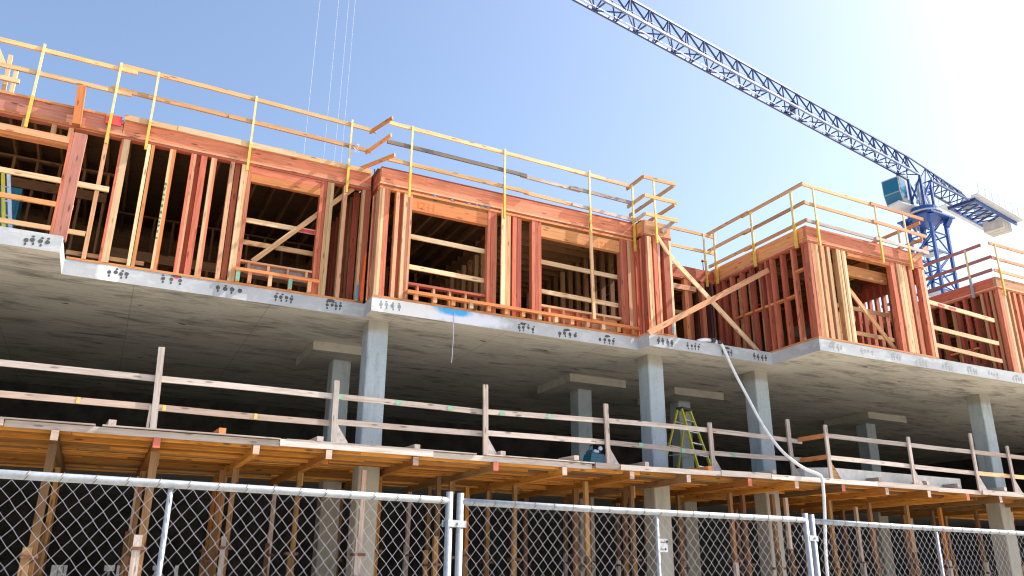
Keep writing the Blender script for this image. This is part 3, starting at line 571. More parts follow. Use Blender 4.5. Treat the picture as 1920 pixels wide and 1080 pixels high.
beam('raking_board', (11.2, YD-.04, 9.40), (11.6, YD-.04, 9.78), 0.04, 0.09, W_GREY, gt, (0, 1, 0))
gd = thing('roof_guardrail', 'short two board guardrail over the shaded recess beside capped rods', 'guardrail', (13.4, 16.4, 9.56))
for z in (10.64, 10.13): xb(gd, 11.6, 14.46, 16.42, z, 0.04, RH, W_GOLD, 'rail', -.01)
rail_post(gd, 14.03, 16.40, 9.03, 10.62)
gf = thing('roof_guardrail', 'guardrail wrapping the corner of the projecting red bay', 'guardrail', (16.4, 13, 9.66))
for x, z0 in ((14.69, 9.12), (16.85, 9.07), (17.9, 9.07)): rail_post(gf, x, 13.0, z0, 10.66)
for y in (13.37, 14.8, 16.29):
    beam('bracket', (14.30, y, 9.13), (14.30, y, 9.8), 0.05, 0.07, YELST, gf); beam('post', (14.305, y, 9.6), (14.305, y, 10.66), 0.038, 0.062, YELPO, gf)
for z in (10.765, 10.265, 9.79):
    yb(gf, 14.36, 13.0, 15.2, z, 0.04, RH, W_TAN, 'rail', -.01); yb(gf, 14.33, 14.9, 16.62, z, 0.04, RH, W_TAN, 'rail', -.01)
    xb(gf, 14.385, 16.95, 13.02, z, 0.04, RH, W_GOLD if z > 10 else W_PALE, 'rail', -.04); xb(gf, 16.7, 18.66, 12.98, z-.03, 0.04, RH, W_PINK if z > 10 else W_PALE, 'rail', -.05)
for z in (10.60, 10.12): yb(gf, 18.6, 13.06, 14.9, z, 0.04, RH, W_ORA, 'rail', -.01)
for y in (13.7, 14.3): beam('post', (18.56, y, 9.66), (18.56, y, 10.6), 0.038, 0.06, YELPO, gf)
gh = thing('roof_guardrail', 'pale guardrail round the corner of the rightmost bay', 'guardrail', (21.6, 13.2, 9.58))
for z, a in ((10.62, 0.25), (10.18, 0.02), (9.80, 0.06)):
    yb(gh, 21.50, 13.1+a, 16.9, z, 0.04, RH, W_PUR if a else W_PINK, 'rail', -.01); xb(gh, 21.52, 29, 13.10, z-.02, 0.04, RH, W_PINK, 'rail', -.05)
rail_post(gh, 21.72, 13.08, 9.0, 10.55)
beam('bracket', (21.49, 13.83, 9.12), (21.49, 13.83, 9.7), 0.05, 0.07, GALV, gh); beam('post', (21.49, 13.83, 9.6), (21.49, 13.83, 10.58), 0.038, 0.06, YELPO, gh)
# far left roof stack of pale studs
st = thing('timber_stack', 'pale upright timbers on the roof at the far left edge', 'timber', (-2.85, 16.5, 9.78))
for p0, p1, mt in (((-2.82, 16.5, 9.78), (-2.86, 16.5, 11.08), W_CREAM), ((-2.72, 16.56, 9.78), (-2.72, 16.56, 10.9), W_CREAM), ((-3.0, 16.45, 9.78), (-3.02, 16.45, 10.9), W_CREAM)): beam('upright', p0, p1, 0.07, 0.07, mt, st)
beam('crosspiece', (-3.4, 16.4, 10.5), (-2.60, 16.4, 10.5), 0.06, 0.09, W_CREAM, st, (0, 1, 0)); beam('raking_board', (-2.9, 16.4, 10.75), (-3.35, 16.4, 11.6), 0.06, 0.09, W_CREAM, st, (0, 1, 0))
# rods
def rod(x, y, z0, z1, cap, label):
    t = thing('anchor_rod', label, 'rod', (x, y, z0)); MB().tube([(x, y, z0), (x, y, z1)], 0.014, 6).build('shaft', BLACK, t)
    if cap: MB().tube([(x, y, z1), (x, y, z1+.02), (x, y, z1+.05)], [0.05, 0.045, 0.03], 8).build('cap', SPR, t)
rod(14.23, 16.75, 9.58, 9.93, True, 'left of the two red capped rods on the recess roof'); rod(14.42, 16.85, 9.66, 9.99, True, 'right of the two red capped rods on the recess roof')
rod(4.36, 15.75, 9.71, 9.98, False, 'taller bare black rod on the roof at the step between bays'); rod(4.12, 15.95, 9.78, 9.93, False, 'shorter bare black rod on the roof left of the step')
# clipped tangle of wire on the rail
t = thing('wire_tangle', 'small tangle of grey wire hung on the roof rail left of the step', 'wire', (3.83, 15.5, 10.3))
m = MB()
for i in range(5):
    pts = [(3.80+U(-.03, .12), 15.49+U(-.03, .0), 10.38-j*0.06+U(-.03, .03)) for j in range(5)]; m.tube(pts, 0.006, 4)
m.build('strands', ROPE, t)
# ================================================================ FORMWORK DECK
deck = thing('formwork_deck', 'orange brown propped formwork deck with pale edge boards above the fence', 'formwork', (8, 14.1, 3.5))
ZP = 3.62
def edge_y(x): return 14.10 if x < 8 else (14.10-(x-8)*0.075 if x < 14 else 13.62)
BX = [-3.7, -2.2, -0.735, 0.718, 2.23, 3.43, 5.05, 6.6, 8.09, 9.6, 10.92, 12.46, 13.7, 15.05, 16.5, 17.9, 19.3, 20.6, 22.1, 23.6]
y = 14.16; rows = 0
while y < 19.0 and rows < 42:
    x = -5.0+U(-1.5, 0)
    wdt, hh = random.choice([(0.05, 0.10), (0.045, 0.09), (0.10, 0.045), (0.13, 0.04), (0.05, 0.11), (0.09, 0.06)])
    while x < 25:
        L = U(3.6, 6.5)
        if y > edge_y(x+L/2)-.02: xb(deck, x, x+L-.01, y, ZP-.002-random.choice([0, 0, 0.02]), wdt, hh+U(-.006, .006), random.choice([W_FORM, W_FORM, W_FORM, W_FORMD]), 'plank')
        x += L
    y += wdt+random.choice([0.03, 0.05, 0.08]); rows += 1
for y in (13.66, 13.78, 13.90, 14.02):
    x = 12.6
    while x < 25: L = U(3, 5); xb(deck, x, x+L-.01, y, ZP-.002, 0.10, 0.05, random.choice([W_FORM, W_FORMD]), 'plank'); x += L
box('deck_sheet', (-6, 14.11, ZP), (25, 19.2, ZP+.004), W_FORMD, deck); box('deck_sheet', (-6, 14.10, ZP+.005), (25, 14.61, ZP+.02), PLY, deck); box('deck_sheet', (12.6, 13.64, ZP+.001), (25, 14.10, ZP+.021), PLY, deck)
ends = {}
for i, x in enumerate(BX):
    ey = edge_y(x)-U(0.02, 0.10); b_ = yb(deck, x+U(-.02, .02), ey, 19.0, 3.562, 0.10 if i % 3 else 0.12, 0.16, random.choice([W_FORM, W_FORM, W_FORMD]), 'beam')
    em = SPR if i in (3, 7, 11, 13, 16) else None
    xx = b_.location.x+wpos(deck).x
    e = box('beam_end_paint' if em else 'beam_end_grain', (xx-.052, ey-.004, 3.406), (xx+.052, ey-.0005, 3.558), plain('red_end_paint', (0.62, 0.16, 0.10), .7) if em else W_PGREY, deck)
x = -5.5; k = 0
while x < 25:
    L = [2.2, 1.9, 4.0, 2.75, 3.4, 0.55, 2.4, 1.3, 3.1, 2.2, 1.6, 2.1, 3.5, 2.0, 3.0, 3.0][k % 16]; ey = edge_y(x+L/2)
    xb(deck, x, x+L-.01, ey-.045-.05*(k % 2), ZP+.045+(0.02 if k % 2 else 0), 0.045, 0.115 if k % 2 else 0.10, W_PALE if k % 4 != 1 else W_GREY, 'edge_board', 0, edge_y(x+L)-edge_y(x) if 8 < x < 14 else 0); x += L; k += 1
# thin weathered ply strip on the edge
for x0, x1 in ((-3, -0.2), (-0.1, 2.6), (2.7, 6.2), (6.4, 9.3), (9.4, 12.6)): xb(deck, x0, x1, 14.0, ZP+.075, 0.5, 0.02, W_GREY, 'edge_sheet')
# offcuts on the deck edge
for i, (x, y) in enumerate(((0.03, 14.25), (1.67, 14.2), (3.30, 14.27), (5.09, 14.3), (6.82, 14.28), (8.34, 14.10), (10.09, 14.2), (11.66, 14.10), (13.27, 13.9), (16.4, 13.75), (18.0, 13.72), (19.1, 13.7), (20.9, 13.7))):
    o = beam('timber_offcut', (x, y-.12, ZP+.135), (x-.04, y+.45, ZP+.135), 0.11, 0.09, W_ORA if i in (1, 7) else W_GREY, None, (1, 0, 0))
    o['label'] = f'{ORD[i]} timber offcut from the left lying across the pale deck edge'; o['category'] = 'offcut'; o['group'] = 'timber offcuts along the deck edge'
# ================================================================ SHORES
def shore(x, y, label, group, top=3.40, mat=None, wide=0.085):
    t = thing('timber_prop', label, 'prop', (x, y, 0), group); tilt = U(-.03, .03)
    mt = mat or random.choice([W_FORM, W_FORMD, W_PGREY, W_FORMD, W_BROWN]); m2 = random.choice([W_FORMD, W_GREY, W_BROWN, W_FORMD])
    up_ = beam('upper_post', (x+.5*tilt, y, 1.0), (x, y, top), wide, 0.085, mt, t)
    beam('lower_post', (x+tilt-.06, y-.088, 0.03), (x+.35*tilt-.06, y-.088, 2.15+U(-.3, .25)), wide, 0.085, m2, t)
    for z in (1.35+U(-.15, .15), 1.85+U(-.15, .15)): MB().box((x-.14, y-.155, z-.025), (x+.085, y+.06, z+.025)).build('clamp', RUST, t)
    if random.random() < .5: beam('cleat', (x+.06, y, top-.25), (x+.06, y, top), 0.03, 0.09, mt, up_)
PX = BX[2:]
for i, x in enumerate(PX):
    y = 14.42 if i < 2 else (16.2 if x < 13 else 15.35)
    shore(x, y, f'{ORD[i]} timber prop from the left in the front row under the formwork deck', 'front row of timber props', wide=0.12 if i < 2 else 0.085)
for i, x in enumerate(PX):
    for y, rw in ((17.6, 'second'), (18.8, 'third')):
        if y == 17.6 and i % 4 == 3: continue
        shore(x+U(-.05, .05), y+U(-.2, .2), f'shaded timber prop in the {rw} row behind the {ORD[i]} front row prop', 'back rows of timber props')
for x, y in ((9.0, 14.75), (4.42, 15.2), (6.0, 15.4), (10.3, 15.0), (13.1, 15.1), (14.15, 14.85), (2.05, 16.6), (7.3, 17.0), (18.6, 16.4), (21.4, 16.2)):
    i = sum(1 for q in PX if q < x)-1
    shore(x, y, f'extra timber prop standing between the {ORD[i]} and {ORD[i+1]} front row props', 'extra timber props between beams')
# ================================================================ DECK GUARDRAIL
def gusset(par, x, y, z, mat=PLY):
    m = MB(); m.prism([(x+.03, z), (x+.36, z), (x+.34, z+.03), (x+.05, z+.46), (x+.03, z+.46)], 'y', y+.02, y+.038); o = m.build('gusset', mat, par); fixn(o)
gl = thing('deck_guardrail', 'weathered two rail guardrail along the left of the propped deck', 'guardrail', (6, 14.3, 3.64))
for i, (x, zt) in enumerate(((0.60, 5.07), (3.53, 4.83), (6.46, 5.07), (9.23, 4.96), (11.95, 4.80), (14.28, 5.08))):
    q = beam('post', (x+.03, 14.25, 3.64), (x-.03 if i == 0 else x, 14.25, zt), 0.10, 0.045, [W_PALE, W_PALE, W_GREY, W_GREY, W_GREY, W_GREY][i], gl)
    if i: gusset(gl, x, 14.25, 3.64)
    else: beam('post', (x-.06, 14.3, 3.64), (x-.05, 14.3, 4.1), 0.04, 0.04, W_PALE, gl)
def rail(par, x0, x1, y, z0, z1, mat): 
    return xb(par, x0, x1, y, z0, 0.04, 0.10, mat, 'rail', z1-z0, 0, .01)
for x0, x1, z0, z1, mt in ((-6, 0.6, 4.61, 4.60, W_PALE), (0.6, 3.52, 4.60, 4.60, W_PALE), (3.53, 6.45, 4.605, 4.59, W_GREY), (6.46, 9.2, 4.60, 4.66, W_GREY), (9.24, 11.95, 4.67, 4.69, W_GREY), (11.96, 14.72, 4.69, 4.64, W_GREY),
                            (-6, 0.6, 4.13, 4.13, W_PGREY), (0.6, 3.52, 4.13, 4.12, W_PGREY), (3.53, 6.45, 4.15, 4.17, W_GREY), (6.46, 9.2, 4.19, 4.22, W_GREY), (9.24, 11.95, 4.22, 4.17, W_GREY), (11.96, 14.66, 4.19, 4.22, W_GREY)):
    rail(gl, x0, x1, 14.285, z0, z1, mt)
for x, z, mt in ((3.62, 4.555, SPT), (4.72, 4.555, SPT), (5.75, 4.55, SPT), (6.85, 4.555, SPT), (7.9, 4.585, SPT), (10.1, 4.175, SPT), (11.2, 4.135, SPT), (12.6, 4.145, SPT), (2.2, 4.075, SPY), (-0.5, 4.085, SPY), (0.75, 4.08, SPY)):
    mk = MB(); a = 0.055 if mt is SPT else 0.03
    blotch(mk, [(x-a, z-.048), (x+a, z-.044), (x+a*.9, z+.04), (x-a*.8, z+.046)], 14.274); mk.build('paint_mark', mt, gl)
grr = thing('deck_guardrail', 'weathered guardrail on the stepped out right part of the propped deck', 'guardrail', (18, 13.6, 3.64))
for i, (x, zt) in enumerate(((14.74, 4.88), (17.48, 4.82), (19.84, 5.10), (21.25, 4.88), (24, 4.9))):
    beam('post', (x, 13.56, 3.64), (x, 13.56, zt), 0.09, 0.045, W_GREY, grr); gusset(grr, x, 13.56, 3.64, W_FORMD if i == 0 else PLY)
for x0, x1, z0, z1, mt in ((14.74, 17.47, 4.70, 4.69, W_GREY), (17.48, 19.83, 4.69, 4.685, W_GREY), (19.84, 26, 4.685, 4.67, W_PGREY), (14.74, 17.47, 4.20, 4.17, W_GREY), (17.48, 19.83, 4.17, 4.145, W_GREY), (19.84, 26, 4.15, 4.16, W_TAN)): rail(grr, x0, x1, 13.59, z0, z1, mt)
for z in (4.68, 4.20): beam('rail', (14.60, 14.28, z-.05), (14.72, 13.57, z-.04), 0.04, 0.10, W_ORA, grr)
# ================================================================ CHAIN LINK FENCE
def fence(x0, y0, x1, y1, xm, label, zt=2.0):
    t = thing('chain_link_fence', label, 'fence', (x0, y0, 0), 'chain link fence panels')
    A, B = Vector((x0, y0, 0)), Vector((x1, y1, 0)); d = (B-A).normalized(); L = (B-A).length; nrm = Vector((d.y, -d.x, 0))
    P = lambda s, z, o=0: A+d*s+nrm*o+Vector((0, 0, z))
    MB().tube([P(0.0, zt-.021), P(L*.33, zt-.023), P(L*.66, zt-.022), P(L, zt-.021)], 0.021, 14).build('top_rail', GALV, t, None, True)
    for s in (0.0, L): MB().tube([P(s, 0.02), P(s, zt+.03)], 0.022, 14).build('end_post', GALV, t, None, True)
    sm = (xm-x0)/(x1-x0)*L; MB().tube([P(sm, 0.02, -.004), P(sm, zt-.04, -.004)], 0.014, 10).build('middle_post', GALV, t, None, True)
    MB().tube([P(0.02, 0.06), P(L-.02, 0.06)], 0.02, 10).build('bottom_rail', GALV, t, None, True)
    p, q = 0.073, 0.0865; nw = int((L-.05)/(p/2)); ns = int((zt-.10)/(q/2)); m = MB(); r = 0.00098
    for k in range(nw):
        pts = []
        for j in range(ns+1):
            c = k+((j+k) % 2); s = 0.03+c*p/2; off = 0.024+(0.003 if (j+k) % 2 else -0.001)
            pts.append(P(s+0.0035*math.sin(j*1.7+k), zt-.045-j*q/2+0.003*math.sin(k*.21+j*.05), off))
        prev = None
        for a, c in zip(pts[:-1], pts[1:]):
            e = (c-a).normalized(); m.bar(a-e*.001, c+e*.001, r*2, r*2, tuple(nrm))
    o = m.build('chain_link_mesh', GALVW, t); o['kind'] = 'stuff'
    tw = MB(); s = 0.08
    while s < L-.05:
        ring = [P(s+.012*math.sin(a)+.01*a/6.28, zt-.021+.0235*math.sin(a), .0235*math.cos(a)) for a in [i*6.283/10 for i in range(11)]]; tw.tube(ring, 0.0016, 4); s += 0.146
    o = tw.build('tie_wires', RUST, t); o['kind'] = 'stuff'
    return t, P, L
f1, P1, L1 = fence(-1.27, 4.43, 1.925, 4.745, 0.33, 'left chain link panel with galvanised top rail')
f2, P2, L2 = fence(2.012, 4.78, 4.985, 4.895, 3.53, 'middle chain link panel between the two pairs of end posts')
f3, P3, L3 = fence(5.125, 4.965, 8.35, 5.205, 6.74, 'right chain link panel running off the right edge of the picture')
for pa, pb, lab in ((P1(L1, 0), P2(0, 0), 'steel clamp joining left and middle fence panels'), (P2(L2, 0), P3(0, 0), 'steel clamp joining middle and right fence panels')):
    t = thing('fence_clamp', lab, 'clamp', tuple(pa+Vector((0, 0, 1.83)))); c = (pa+pb)/2; dd = (pb-pa).normalized(); ll = (pb-pa).length/2+.03; nn = Vector((dd.y, -dd.x, 0)); zc = Vector((0, 0, 1.845))
    MB().bar(c-dd*ll+nn*.025+zc, c+dd*ll+nn*.025+zc, 0.04, 0.006, (0, 0, 1)).build('front_strap', GALV, t); MB().bar(c-dd*ll-nn*.025+zc, c+dd*ll-nn*.025+zc, 0.04, 0.006, (0, 0, 1)).build('back_strap', GALV, t)
    MB().tube([c-nn*.035+zc, c+nn*.042+zc], 0.009, 6).build('bolt', GALV, t)
# sign behind the mesh
t = thing('notice_sign', 'small white notice with black lettering wired behind the middle fence panel', 'sign', (3.6, 4.95, 1.7))
sx, sy, sz = 3.563, 4.893, 1.80
box('board', (sx, sy, sz-.085), (sx+.088, sy+.003, sz+.005), SIGNW, t)
text('No Smoking', sx-.0+.003, sy-.002, sz-.024, 0.0165, INK, t, 0, 'lettering'); text('turn', sx+.012, sy-.002, sz-.072, 0.022, INK, t, 0, 'lettering')
for zz, xx in ((-.014, .082), (-.066, .067)): MB().tube([(sx+xx, sy-.002, sz+zz), (sx+xx, sy-.0005, sz+zz)], 0.008, 12).build('round_symbol', INK, t)
# ================================================================ SMALL THINGS
# step ladder
def ladder(name, label, ox, oy, oz, H, col, rot):
    t = thing(name, label, 'ladder', (ox, oy, oz)); c, s = math.cos(rot), math.sin(rot)
    T = lambda x, y, z: (ox+x*c-y*s, oy+x*s+y*c, oz+z)
    wt, wb, d = 0.19, 0.34, 0.56
    for sd in (-1, 1):
        MB().bar(T(sd*wb, -d, 0.0), T(sd*wt, -.06, H), 0.075, 0.03, (0, 1, 0)).build('front_rail', col, t); MB().bar(T(sd*wb, d, 0.0), T(sd*wt, .06, H), 0.06, 0.03, (0, 1, 0)).build('rear_rail', col, t)
    for i in range(1, 6):
        f = i/6; ww = wb+(wt-wb)*f; y0 = -d+(d-.06)*f; MB().bar(T(-ww, y0, H*f), T(ww, y0, H*f), 0.09, 0.025, (0, 1, 0)).build('step', ALU, t)
        if i in (1, 3, 5): MB().bar(T(-ww, -y0, H*f), T(ww, -y0, H*f), 0.03, 0.02).build('rear_brace', ALU, t)
    for sd in (-1, 1): MB().bar(T(sd*.24, -d*.62, H*.36), T(sd*.24, d*.62, H*.36), 0.025, 0.006, (0, 0, 1)).build('spreader', ALU, t)
    m = MB(); o = len(m.v); m.prism([(-.20, -.10), (.20, -.10), (.20, .10), (-.20, .10)], 'z', 0, 0.06); m.v = [T(v[0], v[1], H+v[2]) for v in m.v]; q = m.build('top_cap', DARK, t); fixn(q)
ladder('step_ladder', 'yellow step ladder with dark top cap standing on the deck between columns', 12.72, 16.1, 3.738, 1.72, FIBER, R(20))
# machine
t = thing('wet_vacuum', 'teal blue machine with looped black handle on the deck by a gusset', 'machine', (9.32, 14.95, 3.74))
bx, by, bz = 9.32, 14.95, 3.738
m = MB(); m.prism([(bx-.15, bz+.04), (bx+.14, bz+.04), (bx+.15, bz+.10), (bx+.13, bz+.26), (bx-.12, bz+.27), (bx-.16, bz+.12)], 'y', by-.16, by+.16); q = m.build('body', TEAL, t); fixn(q)
m = MB(); m.prism([(bx-.11, bz+.272), (bx+.10, bz+.262), (bx+.06, bz+.34), (bx-.08, bz+.35)], 'y', by-.12, by+.12); q = m.build('motor_cover', TEAL, t); fixn(q)
m = MB(); m.prism([(bx+.145, bz+.03), (bx+.27, bz+.03), (bx+.26, bz+.22), (bx+.18, bz+.28), (bx+.14, bz+.26)], 'y', by-.12, by+.14); q = m.build('tank', plain('blue_plastic', (.03, .10, .24), .4), t); fixn(q)
MB().tube([(bx-.13, by-.14, bz+.16), (bx-.18, by-.14, bz+.32), (bx-.15, by-.14, bz+.42), (bx-.03, by-.14, bz+.47), (bx+.08, by-.14, bz+.44), (bx+.10, by-.14, bz+.3), (bx+.06, by-.14, bz+.15)], 0.014, 8).build('handle', DARK, t, None, True)
for xx, zz, r in ((-.03, .315, .035), (.03, .31, .03), (.10, .38, .045)): MB().tube([(bx+xx, by-.165, bz+zz), (bx+xx, by-.121, bz+zz)], r, 12).build('dial', LBLUE, t)
for xx in (-.12, .2):
    for yy in (-.12, .1): MB().tube([(bx+xx, by+yy-.02, bz+.03), (bx+xx, by+yy+.02, bz+.03)], 0.03, 12).build('wheel', DARK, t)
# ladder and teal box at far left
t = thing('extension_ladder', 'yellow and pale blue ladder rails leaning inside the far left bay', 'ladder', (-2.2, 16.0, ZT))
for dx, mt in ((0, FIBER), (.11, LBLUE)): MB().bar((-2.13+dx, 15.9, ZT), (-2.47+dx*.8, 16.05, 8.45), 0.06, 0.05, (1, 0, 0)).build('rail', mt, t)
for i in range(5): z = 7.0+i*.28; a = -2.13-.34*(z-ZT)/1.65; MB().bar((a, 15.92+.02*i, z), (a+.1, 15.92+.02*i, z), 0.025).build('rung', ALU, t)
t = thing('tool_cabinet', 'teal plastic cabinet behind the leaning ladder at the far left', 'cabinet', (-2.4, 16.4, ZT))
box('body', (-2.75, 16.4, ZT+.05), (-2.15, 16.8, 8.3), TEAL, t); box('door', (-2.70, 16.37, ZT+.1), (-2.20, 16.397, 7.6), TEALL, t); box('upper_door', (-2.70, 16.37, 7.65), (-2.2, 16.397, 8.25), TEAL, t)
# hose
t = thing('water_hose', 'white hose hanging from the upper slab down across the deck edge', 'hose', (12.7, 14.55, 6.8))
pts = [(12.55, 14.72, 6.835), (12.68, 14.60, 6.84), (12.76, 14.55, 6.78), (12.83, 14.54, 6.60), (12.93, 14.48, 6.25), (13.05, 14.38, 5.85), (13.16, 14.28, 5.5), (13.28, 14.15, 5.05), (13.41, 14.0, 4.63), (13.56, 13.82, 4.25), (13.74, 13.62, 3.97), (13.95, 13.48, 3.80), (14.12, 13.40, 3.74), (14.20, 13.36, 3.69), (14.215, 13.33, 3.60), (14.19, 13.32, 3.2), (14.12, 13.31, 2.7), (14.05, 13.31, 2.2), (14.02, 13.31, 1.7), (13.98, 13.31, 0.8), (13.9, 13.3, 0.05), (13.5, 13.1, 0.04)]
# smooth the path
def smooth(pts, it=2):
    for _ in range(it):
        q = [pts[0]]
        for a, c in zip(pts[:-1], pts[1:]):
            a, c = Vector(a), Vector(c); q += [tuple(a*.75+c*.25), tuple(a*.25+c*.75)]
        q.append(pts[-1]); pts = q
    return pts
MB().tube(smooth(pts), 0.035, 10).build('hose_run', HOSE, t, None, True)
m = MB(); pl = [(12.15, 14.70, 6.815), (12.3, 14.66, 6.86), (12.42, 14.68, 6.88), (12.55, 14.66, 6.87), (12.66, 14.62, 6.85)]; m.tube(smooth(pl), 0.05, 8); m.tube(smooth([(12.2, 14.8, 6.82), (12.4, 14.78, 6.87), (12.7, 14.75, 6.86), (12.85, 14.7, 6.83)]), 0.045, 8); m.build('hose_bundle', HOSE, t, None, True)
MB().tube([(12.50, 14.60, 6.87), (12.58, 14.59, 6.865)], 0.058, 10).build('black_tape', DARK, t); MB().tube([(12.66, 14.57, 6.845), (12.74, 14.545, 6.82)], 0.05, 10).build('black_tape', DARK, t)
# black standpipe in the recess corner
t = thing('standpipe', 'vertical black pipe in the shaded corner beside the tall stud wall', 'pipe', (14.15, 16.3, ZT)); MB().tube([(14.12, 16.42, ZT), (14.12, 16.42, 9.1)], 0.05, 12).build('pipe', BLACK, t, None, True); MB().tube([(14.12, 16.42, ZT+.5), (14.12, 16.42, ZT+.58)], 0.062, 12).build('coupling', BLACK, t)
# drooping tie wire
t = thing('hanging_wire', 'thin pale wire hanging below the slab edge under the blue paint', 'wire', (6.06, 15.04, 6.5)); MB().tube([(6.08, YC-.006, 6.72), (6.07, YC-.008, 6.5), (6.072, YC-.01, 6.1), (6.055, YC-.01, 5.64)], 0.007, 5).build('strand', ROPE, t)
# white boards far inside at ground level
for i, (x0, x1, z0, z1) in enumerate(((-0.62, -0.33, 1.2, 1.68), (0.36, 0.56, 1.58, 1.69), (0.60, 0.75, 1.2, 1.69), (1.75, 1.82, 1.2, 1.70), (1.3, 1.42, 1.6, 1.69))):
    t = thing('site_notice', ['widest white board with ladder pictogram deep in the dark lower level', 'small white square board deep in the dark lower level', 'narrow white board right of the small square one', 'thin white strip right of the blue fence post', 'small white square behind the fence post'][i], 'board', ((x0+x1)/2, 20, z0))
    q = box('board', (x0, 19.98, z0), (x1, 20.0, z1), SIGNW, t); box('stand', ((x0+x1)/2-.02, 20.003, 0), ((x0+x1)/2+.02, 20.03, z1-.02), GALV, t)
    if i == 0:
        mm = MB(); mm.box((-.50, 19.975, 1.2), (-.49, 19.979, 1.66)).box((-.40, 19.975, 1.2), (-.39, 19.979, 1.66))
        for z in (1.3, 1.42, 1.54, 1.64): mm.box((-.489, 19.975, z), (-.401, 19.979, z+.012))
        mm.build('pictogram', INK, t)
# ================================================================ TOWER CRANE
cr = thing('tower_crane', 'blue flat top tower crane with long lattice jib against the sky', 'crane', (52.6, 36.5, 0))
u = Vector((0.9829, 0.1840, 0)); nv = Vector((-0.1840, 0.9829, 0)); C0 = Vector((52.8, 36.54, 0)); Zv = Vector((0, 0, 1))
Q = lambda du, dn, z: C0+u*du+nv*dn+Zv*z
# mast: square turned to the jib axis
s = 0.90; mr = R(-7.6); ca, sa = math.cos(mr), math.sin(mr)
MQ = lambda a, c, z: Q(a*ca-c*sa, a*sa+c*ca, z)
cor = [(-s, -s), (s, -s), (s, s), (-s, s)]; ZM = 27.2
for a, c in cor: MB().bar(MQ(a, c, 0), MQ(a, c, ZM), 0.20, 0.20, (1, 0, 0)).build('mast_leg', BLUE, cr)
m = MB(); z = 0.2; k = 0
while z < ZM-.5:
    for i in range(4):
        a, c = cor[i], cor[(i+1) % 4]; m.bar(MQ(*a, z), MQ(*c, z), 0.09); mid = ((a[0]+c[0])/2, (a[1]+c[1])/2)
        if (k+i) % 2: m.bar(MQ(*a, z), MQ(*c, z+1.5), 0.09)
        else: m.bar(MQ(*c, z), MQ(*a, z+1.5), 0.09)
    z += 1.5; k += 1
m.build('mast_bracing', BLUE, cr)
for z in (18.2, 21.2, 24.4):
    m = MB(); m.v = [tuple(MQ(x, y, zz)) for zz in (z, z+.06) for (x, y) in ((-.7, -.7), (.7, -.7), (.7, .7), (-.7, .7))]; m.f = list(BOXF); m.build('mast_platform', LGREY, cr)
m = MB()
for i in range(26): z = 14+i*.5; m.bar(MQ(-.2, .75, z), MQ(.2, .75, z), 0.03)
for x in (-.2, .2): m.bar(MQ(x, .75, 0), MQ(x, .75, ZM), 0.04)
m.build('mast_ladder', LGREY, cr)
def ring(z0, z1, r0, r1, name, mat): 
    MB().tube([C0+Zv*z0, C0+Zv*z1], [r0, r1], 20).build(name, mat, cr)
for z0, z1, h in ((27.02, 27.14, 1.42), ):
    o_ = MB(); o_.v = [tuple(MQ(x*h, y*h, zz)) for zz in (z0, z1) for (x, y) in ((-1, -1), (1, -1), (1, 1), (-1, 1))]; o_.f = list(BOXF); o_.build('mast_head', BLUE, cr)
for a, c in cor: MB().bar(MQ(a, c, 26.45), MQ(a*1.25, c*1.25, 27.02), 0.42, 0.3, (1, 0, 0)).build('head_gusset', BLUE, cr)
ring(27.14, 27.5, 1.08, 1.0, 'slewing_ring', BLUED); ring(27.5, 27.62, 1.2, 1.2, 'ring_flange', LGREY); ring(27.62, 28.0, 0.95, 0.95, 'turntable', BLUE)
m = MB()
for a, c in ((-.75, -.45), (.75, -.45), (.75, .45), (-.75, .45)): m.bar(Q(a, c, 27.9), Q(a*1.0, c, 30.5), 0.17)
m.bar(Q(-.75, -.45, 28.4), Q(.75, -.45, 30.4), .1); m.bar(Q(-.75, .45, 30.4), Q(.75, .45, 28.4), .1); m.bar(Q(-.75, -.45, 30.4), Q(-.75, .45, 28.6), .1); m.bar(Q(.75, -.45, 29.4), Q(.75, .45, 29.4), .1)
m.build('slewing_frame', BLUE, cr)
m = MB(); [m.bar(Q(U(-.6, .6), U(-.4, .4), 28.4), Q(U(-.6, .6), U(-.4, .4), 30.2), U(.05, .16)) for _ in range(9)]; m.build('slewing_gear', LGREY, cr)
# jib
wj, hj, zj = 0.47, 1.62, 30.5; J0, J1 = -58.0, -0.8
for sd in (-1, 1): MB().bar(Q(J0, sd*wj, zj), Q(J1, sd*wj, zj), 0.13, 0.13).build('bottom_chord', BLUED if sd > 0 else JIBLIT, cr)
MB().bar(Q(J0, 0, zj+hj), Q(J1, 0, zj+hj), 0.11, 0.11).build('top_chord', BLUED, cr)
m = MB(); x = J0; dpan = 1.55; i = 0
while x < J1-.5:
    x2 = min(x+dpan, J1); xm = (x+x2)/2
    for sd in (-1, 1):
        m.bar(Q(x, sd*wj, zj), Q(xm, 0, zj+hj), 0.075); m.bar(Q(xm, 0, zj+hj), Q(x2, sd*wj, zj), 0.075)
    m.bar(Q(x, -wj, zj), Q(x, wj, zj), 0.07); m.bar(Q(x, -wj if i % 2 else wj, zj), Q(x2, wj if i % 2 else -wj, zj), 0.06)
    x = x2; i += 1
m.build('jib_bracing', BLUED, cr)
MB().box((0, 0, 0), (1, 1, 1))
m = MB(); [m.bar(Q(x, -.25, zj+.06), Q(x+1.2, -.25, zj+.06), 0.32, 0.03, (0, 0, 1)) for x in ()]
MB().bar(Q(J0, -.1, zj-.35), Q(J1, -.1, zj-.25), 0.028).build('trolley_rope', ROPE, cr); MB().bar(Q(J0, 0, zj+.8), Q(J1, 0, zj+.8), 0.025).build('trolley_rope', BLUED, cr)
MB().bar(Q(-16.6, -.35, zj+.2), Q(-15.6, .3, zj+.25), 0.4, 0.35).build('trolley_winch', BLUED, cr)
